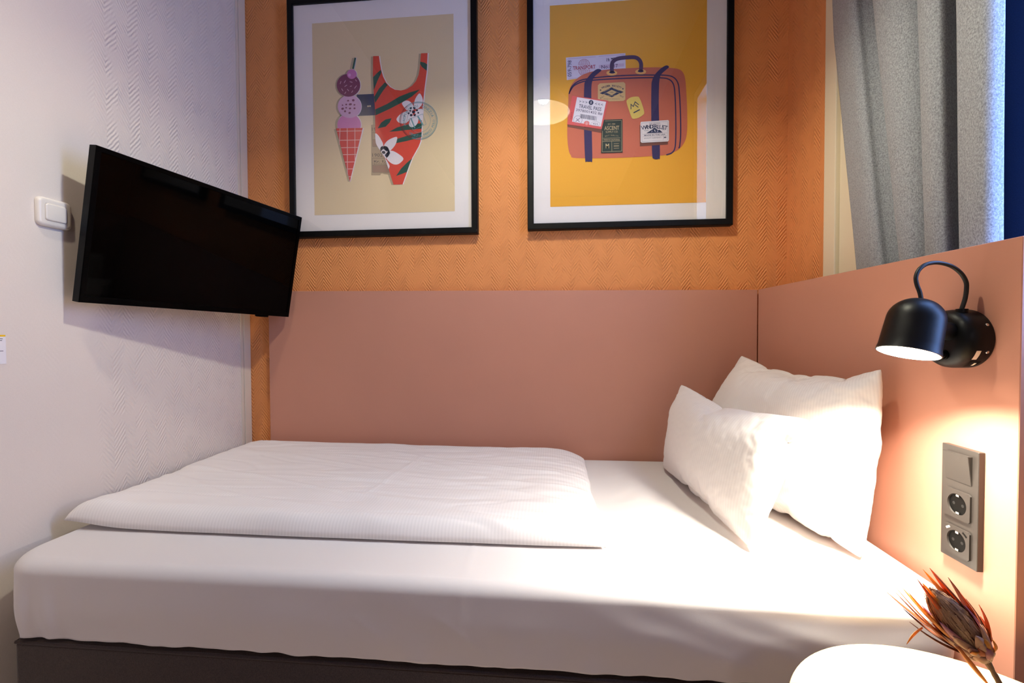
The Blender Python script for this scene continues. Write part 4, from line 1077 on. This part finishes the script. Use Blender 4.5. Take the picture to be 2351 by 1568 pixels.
def protea():
    base = Vector((0.5345, 0.600, 0.6915)); top = Vector((0.4655, 0.597, 0.7770)); ax = (top-base).normalized()
    t = thing('dried_protea', 'dried brown and orange protea flower leaning over the round bedside table', 'flower', (0.5655, 0.600, TZ+0.02))
    org = Vector(t.location)
    e1 = Vector((0, 1, 0)); e1 = (e1-ax*e1.dot(ax)).normalized(); e2 = ax.cross(e1)
    mb = {}
    def bract_mat(name, c0, c1):
        m, nt, b = newmat(name); b.inputs['Roughness'].default_value = 0.55
        b.inputs['Subsurface Weight'].default_value = 0.0
        tc = N(nt, 'ShaderNodeTexCoord'); sp = N(nt, 'ShaderNodeSeparateXYZ'); nt.links.new(tc.outputs['UV'], sp.inputs[0])
        nn = N(nt, 'ShaderNodeTexNoise'); nn.inputs['Scale'].default_value = 240; nt.links.new(tc.outputs['Object'], nn.inputs['Vector'])
        f = M2(nt, 'ADD', sp.outputs[1], M2(nt, 'MULTIPLY', M2(nt, 'SUBTRACT', nn.outputs['Fac'], 0.5), 0.5))
        mx = N(nt, 'ShaderNodeMix', data_type='RGBA'); mx.inputs[6].default_value = (*lin(c0), 1); mx.inputs[7].default_value = (*lin(c1), 1)
        nt.links.new(f, mx.inputs[0]); nt.links.new(mx.outputs[2], b.inputs['Base Color'])
        tl = N(nt, 'ShaderNodeBsdfTranslucent'); nt.links.new(mx.outputs[2], tl.inputs[0])
        ms = N(nt, 'ShaderNodeMixShader'); ms.inputs[0].default_value = 0.38
        out = nt.nodes['Material Output']
        nt.links.new(b.outputs[0], ms.inputs[1]); nt.links.new(tl.outputs[0], ms.inputs[2]); nt.links.new(ms.outputs[0], out.inputs[0])
        return m
    BO = bract_mat('bract_orange', (196, 112, 50), (244, 166, 62)); BR_ = bract_mat('bract_rust', (164, 92, 54), (206, 106, 56)); BD = bract_mat('bract_dark', (150, 96, 62), (116, 56, 48)); BV = bract_mat('bract_violet', (172, 112, 98), (186, 122, 150)); BS = bract_mat('bract_scale', (172, 138, 124), (206, 160, 134))
    def bract(p0, p1, width, mat, bow=0.004, twist=0.0, cup=0.25, out=None):
        width *= 1.45
        d = p1-p0; Ln = d.length; d.normalize()
        mid = (p0+p1)/2; rel = mid-base; rad = rel-ax*rel.dot(ax)
        if out is not None: rad = out
        rad = (rad-d*rad.dot(d)); rad = rad.normalized() if rad.length > 1e-6 else e1
        side = d.cross(rad)
        if twist: side = (side*math.cos(twist)+rad*math.sin(twist)); rad = d.cross(side)*-1
        bm = bmesh.new(); ul = bm.loops.layers.uv.new('UVMap'); rows = []; n = 9; uvs = {}
        for i in range(n+1):
            s = i/n; wv = width*(0.60+0.40*math.sin(min(1, s*1.6)*PI/2))*(1-(max(0, s-0.35)/0.65)**1.6)**0.9+0.0003
            c = p0+d*Ln*s+rad*bow*math.sin(PI*s) - org
            row = []
            for k in (-1, 0, 1):
                v = bm.verts.new(c+side*k*wv/2-rad*(abs(k))*wv*cup); uvs[v] = ((k+1)/2, s); row.append(v)
            rows.append(row)
        for a_, b_ in zip(rows, rows[1:]):
            for k in range(2): bm.faces.new([a_[k], a_[k+1], b_[k+1], b_[k]])
        for f in bm.faces:
            for l in f.loops: l[ul].uv = uvs[l.vert]
        o = obj_bm('bract', bm, mat, t, smooth=True)
        sd = o.modifiers.new('Solidify', 'SOLIDIFY'); sd.thickness = 0.0005
        return o
    # stem
    bm = bmesh.new()
    S = catmull([Vector((0.5655, 0.600, TZ+0.025)), Vector((0.5640, 0.600, 0.630)), Vector((0.5520, 0.600, 0.6590)), Vector((0.5425, 0.600, 0.6770)), base+ax*0.002], 6)
    tube(bm, [p-org for p in S], [0.0030+0.0006*nz(i*0.9, 0.3)+(0.0016*max(0, i-len(S)+7)/6) for i in range(len(S))], 12); 
    obj_bm('stem', bm, plain('dry_stem', (92, 66, 48), 0.8, var=0.3, vscale=300, bump=0.4, bscale=500), t, smooth=True)
    # woolly core: a cone of fine hairs over a solid body
    bm = bmesh.new(); Ln = (top-base).length
    prof = [(0.0, 0.004), (0.008, 0.006), (0.0135, 0.02), (0.0168, 0.04), (0.0168, 0.062), (0.0142, 0.082), (0.0102, 0.096), (0.0055, 0.104), (0.0, 0.107)]
    lathe(bm, prof, 28)
    Mc = Matrix((e1, e2, ax)).transposed().to_4x4(); Mc.translation = base-org
    for v in bm.verts: v.co = Mc @ v.co
    core = obj_bm('flower_cone', bm, bract_mat('cone_wool', (146, 108, 90), (182, 134, 142)), t, smooth=True)
    bm = bmesh.new(); random.seed(11)
    for _ in range(900):
        a = random.uniform(0, 2*PI); s0 = random.uniform(0.012, 0.085)
        def rr(s):
            for (r0, z0), (r1, z1) in zip(prof[1:], prof[2:]):
                if z0 <= s <= z1: return r0+(r1-r0)*(s-z0)/(z1-z0)
            return 0.0
        ps = []
        for q in range(4):
            s = s0+q*random.uniform(0.006, 0.009); aa = a+q*random.uniform(-0.02, 0.02)
            r = rr(min(s, 0.106))+0.0006+0.0007*q*random.random()
            ps.append(base+ax*s+(e1*math.cos(aa)+e2*math.sin(aa))*r-org)
        tg = (e1*-math.sin(a)+e2*math.cos(a))*0.0006
        for p, q in zip(ps, ps[1:]):
            bm.faces.new([bm.verts.new(p-tg), bm.verts.new(p+tg), bm.verts.new(q+tg*0.7), bm.verts.new(q-tg*0.7)])
    for _ in range(320):   # pale tuft at the tip
        a = random.uniform(0, 2*PI); p = base+ax*random.uniform(0.084, 0.106); r0 = random.uniform(0.001, 0.008)
        d = (e1*math.cos(a)+e2*math.sin(a)); p0 = p+d*r0; p1 = p0+d*random.uniform(0.001, 0.004)+ax*random.uniform(0.002, 0.009)
        tg = d.cross(ax).normalized()*0.0003
        bm.faces.new([bm.verts.new(p0-tg-org), bm.verts.new(p0+tg-org), bm.verts.new(p1+tg*0.4-org), bm.verts.new(p1-tg*0.4-org)])
    h = obj_bm('cone_hair', bm, bract_mat('hair_wool', (186, 150, 122), (214, 174, 190)), core)
    # long outer bracts seen in the photo, then the ones on the hidden side
    tips = [(.4245, .7736, BR_, .0055), (.4293, .776, BO, .004), (.4349, .778, BO, .005), (.4275, .7631, BR_, .006), (.444, .7455, BD, .006), (.4481, .7316, BD, .005), (.4466, .7938, BR_, .005), (.4558, .7864, BO, .006), (.445, .7697, BO, .008), (.4685, .7955, BO, .006), (.4704, .7977, BD, .005), (.4749, .7986, BR_, .008), (.477, .7874, BV, .006), (.4936, .7896, BD, .007), (.5119, .7653, BD, .006), (.5163, .7655, BR_, .007), (.53, .7431, BR_, .009), (.5385, .7247, BV, .006)]
    random.seed(4)
    for i, (X, Z, m, w) in enumerate(tips):
        dy = random.uniform(-0.014, 0.016)
        p1 = Vector((X, 0.600+dy, Z)); rel = p1-base; rad = rel-ax*rel.dot(ax); rad.normalize()
        along = 0.006+0.022*random.random()
        if i in (14, 15, 16, 17): along = 0.004+0.01*random.random()
        bract(base+ax*along+rad*0.013, p1, w, m, bow=0.005, cup=0.2)
    for i in range(20):
        a = 2*PI*i/20+0.1; d = e1*math.cos(a)+e2*math.sin(a)
        ln = random.uniform(0.055, 0.10)
        if d.y < -0.7: ln = random.uniform(0.034, 0.052)
        bract(base+ax*random.uniform(0.008, 0.03)+d*0.0135, base+ax*ln+d*random.uniform(0.019, 0.026), random.uniform(.006, .009), random.choice((BO, BR_, BV, BD)), bow=0.004)
    # scales round the receptacle
    for ring, (s0, r0, ln, n, w) in enumerate(((0.000, 0.0090, 0.016, 8, .0110), (0.005, 0.0140, 0.024, 9, .0130), (0.013, 0.0175, 0.032, 10, .0130), (0.023, 0.0195, 0.038, 9, .0105))):
        for k in range(n):
            a = 2*PI*(k+0.5*(ring % 2))/n+random.uniform(-0.1, 0.1); d = e1*math.cos(a)+e2*math.sin(a)
            bract(base+ax*s0+d*r0*0.75, base+ax*(s0+ln*random.uniform(0.85, 1.1))+d*(r0+0.0045), w, BS, bow=0.0025, cup=0.22)
    # two loose bracts
    bract(Vector((.4560, .594, .7310)), Vector((.4341, .588, .7119)), .004, BO, bow=0.002)
    bract(Vector((.4855, .580, .7170)), Vector((.5198, .574, .6720)), .0045, BO, bow=0.002)
protea()

# ================================================================== PENDANT
BULB = 1080.0
t = thing('pendant_lamp', 'white dome pendant lamp hanging above the bed, seen mirrored in the suitcase picture', 'lamp', (-0.052, 0.960, ZC+1.27))
bm = bmesh.new()
outp = [(0.155, 0.0), (0.154, 0.016), (0.143, 0.058), (0.112, 0.098), (0.070, 0.122), (0.030, 0.132), (0.020, 0.134)]
inn = [(r-0.002 if r > 0.03 else r, h-0.002) for r, h in outp]; inn[0] = (0.1525, 0.0)
lathe(bm, outp, 64); n_o = len(bm.faces); lathe(bm, inn[::-1], 64)
for i, f in enumerate(list(bm.faces)): f.material_index = 0 if i < n_o else 1
bmesh.ops.remove_doubles(bm, verts=bm.verts, dist=1e-5)
obj_bm('lamp_shade', bm, [MAT['shade_white'], plain('shade_inner', (204, 199, 190), 0.5)], t, smooth=True)
bm = bmesh.new(); lathe(bm, [(0, 0.132), (0.026, 0.132), (0.028, 0.136), (0.027, 0.190), (0.018, 0.200), (0, 0.201)], 32); obj_bm('lamp_holder', bm, MAT['shade_white'], t, angle=40)
bm = bmesh.new(); tube(bm, [Vector((0, 0, 0.200)), Vector((0, 0, CEIL-ZC-1.27-0.03))], 0.003, 8); obj_bm('cord', bm, MAT['white_plastic'], t, smooth=True)
bm = bmesh.new(); lathe(bm, [(0, CEIL-ZC-1.27-0.03), (0.045, CEIL-ZC-1.27-0.03), (0.05, CEIL-ZC-1.27-0.001), (0, CEIL-ZC-1.27-0.001)], 32); obj_bm('ceiling_rose', bm, MAT['shade_white'], t, angle=40)
bm = bmesh.new(); lathe(bm, [(0, 0.055), (0.012, 0.057), (0.024, 0.064), (0.030, 0.076), (0.030, 0.088), (0.024, 0.102), (0.015, 0.118), (0.013, 0.132), (0, 0.132)], 32); obj_bm('bulb', bm, emitter('bulb_glow', (1.0, 0.99, 0.80), BULB), t, smooth=True)

DUSK_W = 19.0
# ================================================================== DUSK WINDOW LIGHT, WORLD
ld = bpy.data.lights.new('dusk_light', 'AREA'); ld.shape = 'RECTANGLE'; ld.size = 1.45; ld.size_y = 0.23; ld.energy = DUSK_W; ld.color = (0.24, 0.43, 1.0)
lo = bpy.data.objects.new('dusk_light', ld); C.objects.link(lo)
lo.location = (XRW+0.075, 0.785, 1.80); lo.rotation_euler = (0, PI/2, 0)
ld = bpy.data.lights.new('left_wall_fill', 'SPOT'); ld.energy = 62.0; ld.color = (1.0, 0.86, 0.66); ld.spot_size = math.radians(70); ld.spot_blend = 1.0; ld.shadow_soft_size = 0.06  # unseen spot, added to brighten the upper left wall
lo = bpy.data.objects.new('left_wall_fill', ld); C.objects.link(lo); lo.location = (-0.78, 0.20, CEIL-0.05)
lo.rotation_euler = Vector((-0.53, 0.42, -0.95)).to_track_quat('-Z', 'Y').to_euler()
ld = bpy.data.lights.new('room_fill', 'POINT'); ld.energy = 15.0; ld.color = (1.0, 0.88, 0.96); ld.shadow_soft_size = 0.18  # added fill behind the camera, lifts the mattress front; no fixture
lo = bpy.data.objects.new('room_fill', ld); C.objects.link(lo); lo.location = (0.3, -2.2, 1.65)
w = bpy.data.worlds.new('dusk'); bpy.context.scene.world = w; w.use_nodes = True
bg = w.node_tree.nodes['Background']; bg.inputs[0].default_value = (0.06, 0.12, 0.32, 1); bg.inputs[1].default_value = 1.0

# ================================================================== CAMERA
cd = bpy.data.cameras.new('camera'); cam = bpy.data.objects.new('camera', cd); C.objects.link(cam)
r_ = Vector((0.99585358, 0.0908799, -0.00406169)); d_ = Vector((-0.00205507, -0.02216261, -0.99975227)); f_ = Vector((-0.09094741, 0.99561522, -0.02188395))
Mc = Matrix((r_, -d_, -f_)).transposed().to_4x4(); Mc.translation = Vector((0, 0, ZC))
cam.matrix_world = Mc
cd.sensor_width = 36.0; cd.lens = 1030/2351*36.0; cd.clip_start = 0.02
bpy.context.scene.camera = cam
bpy.context.scene.view_settings.view_transform = 'Standard'
bpy.context.scene.view_settings.look = 'None'
bpy.context.scene.view_settings.exposure = 0.0
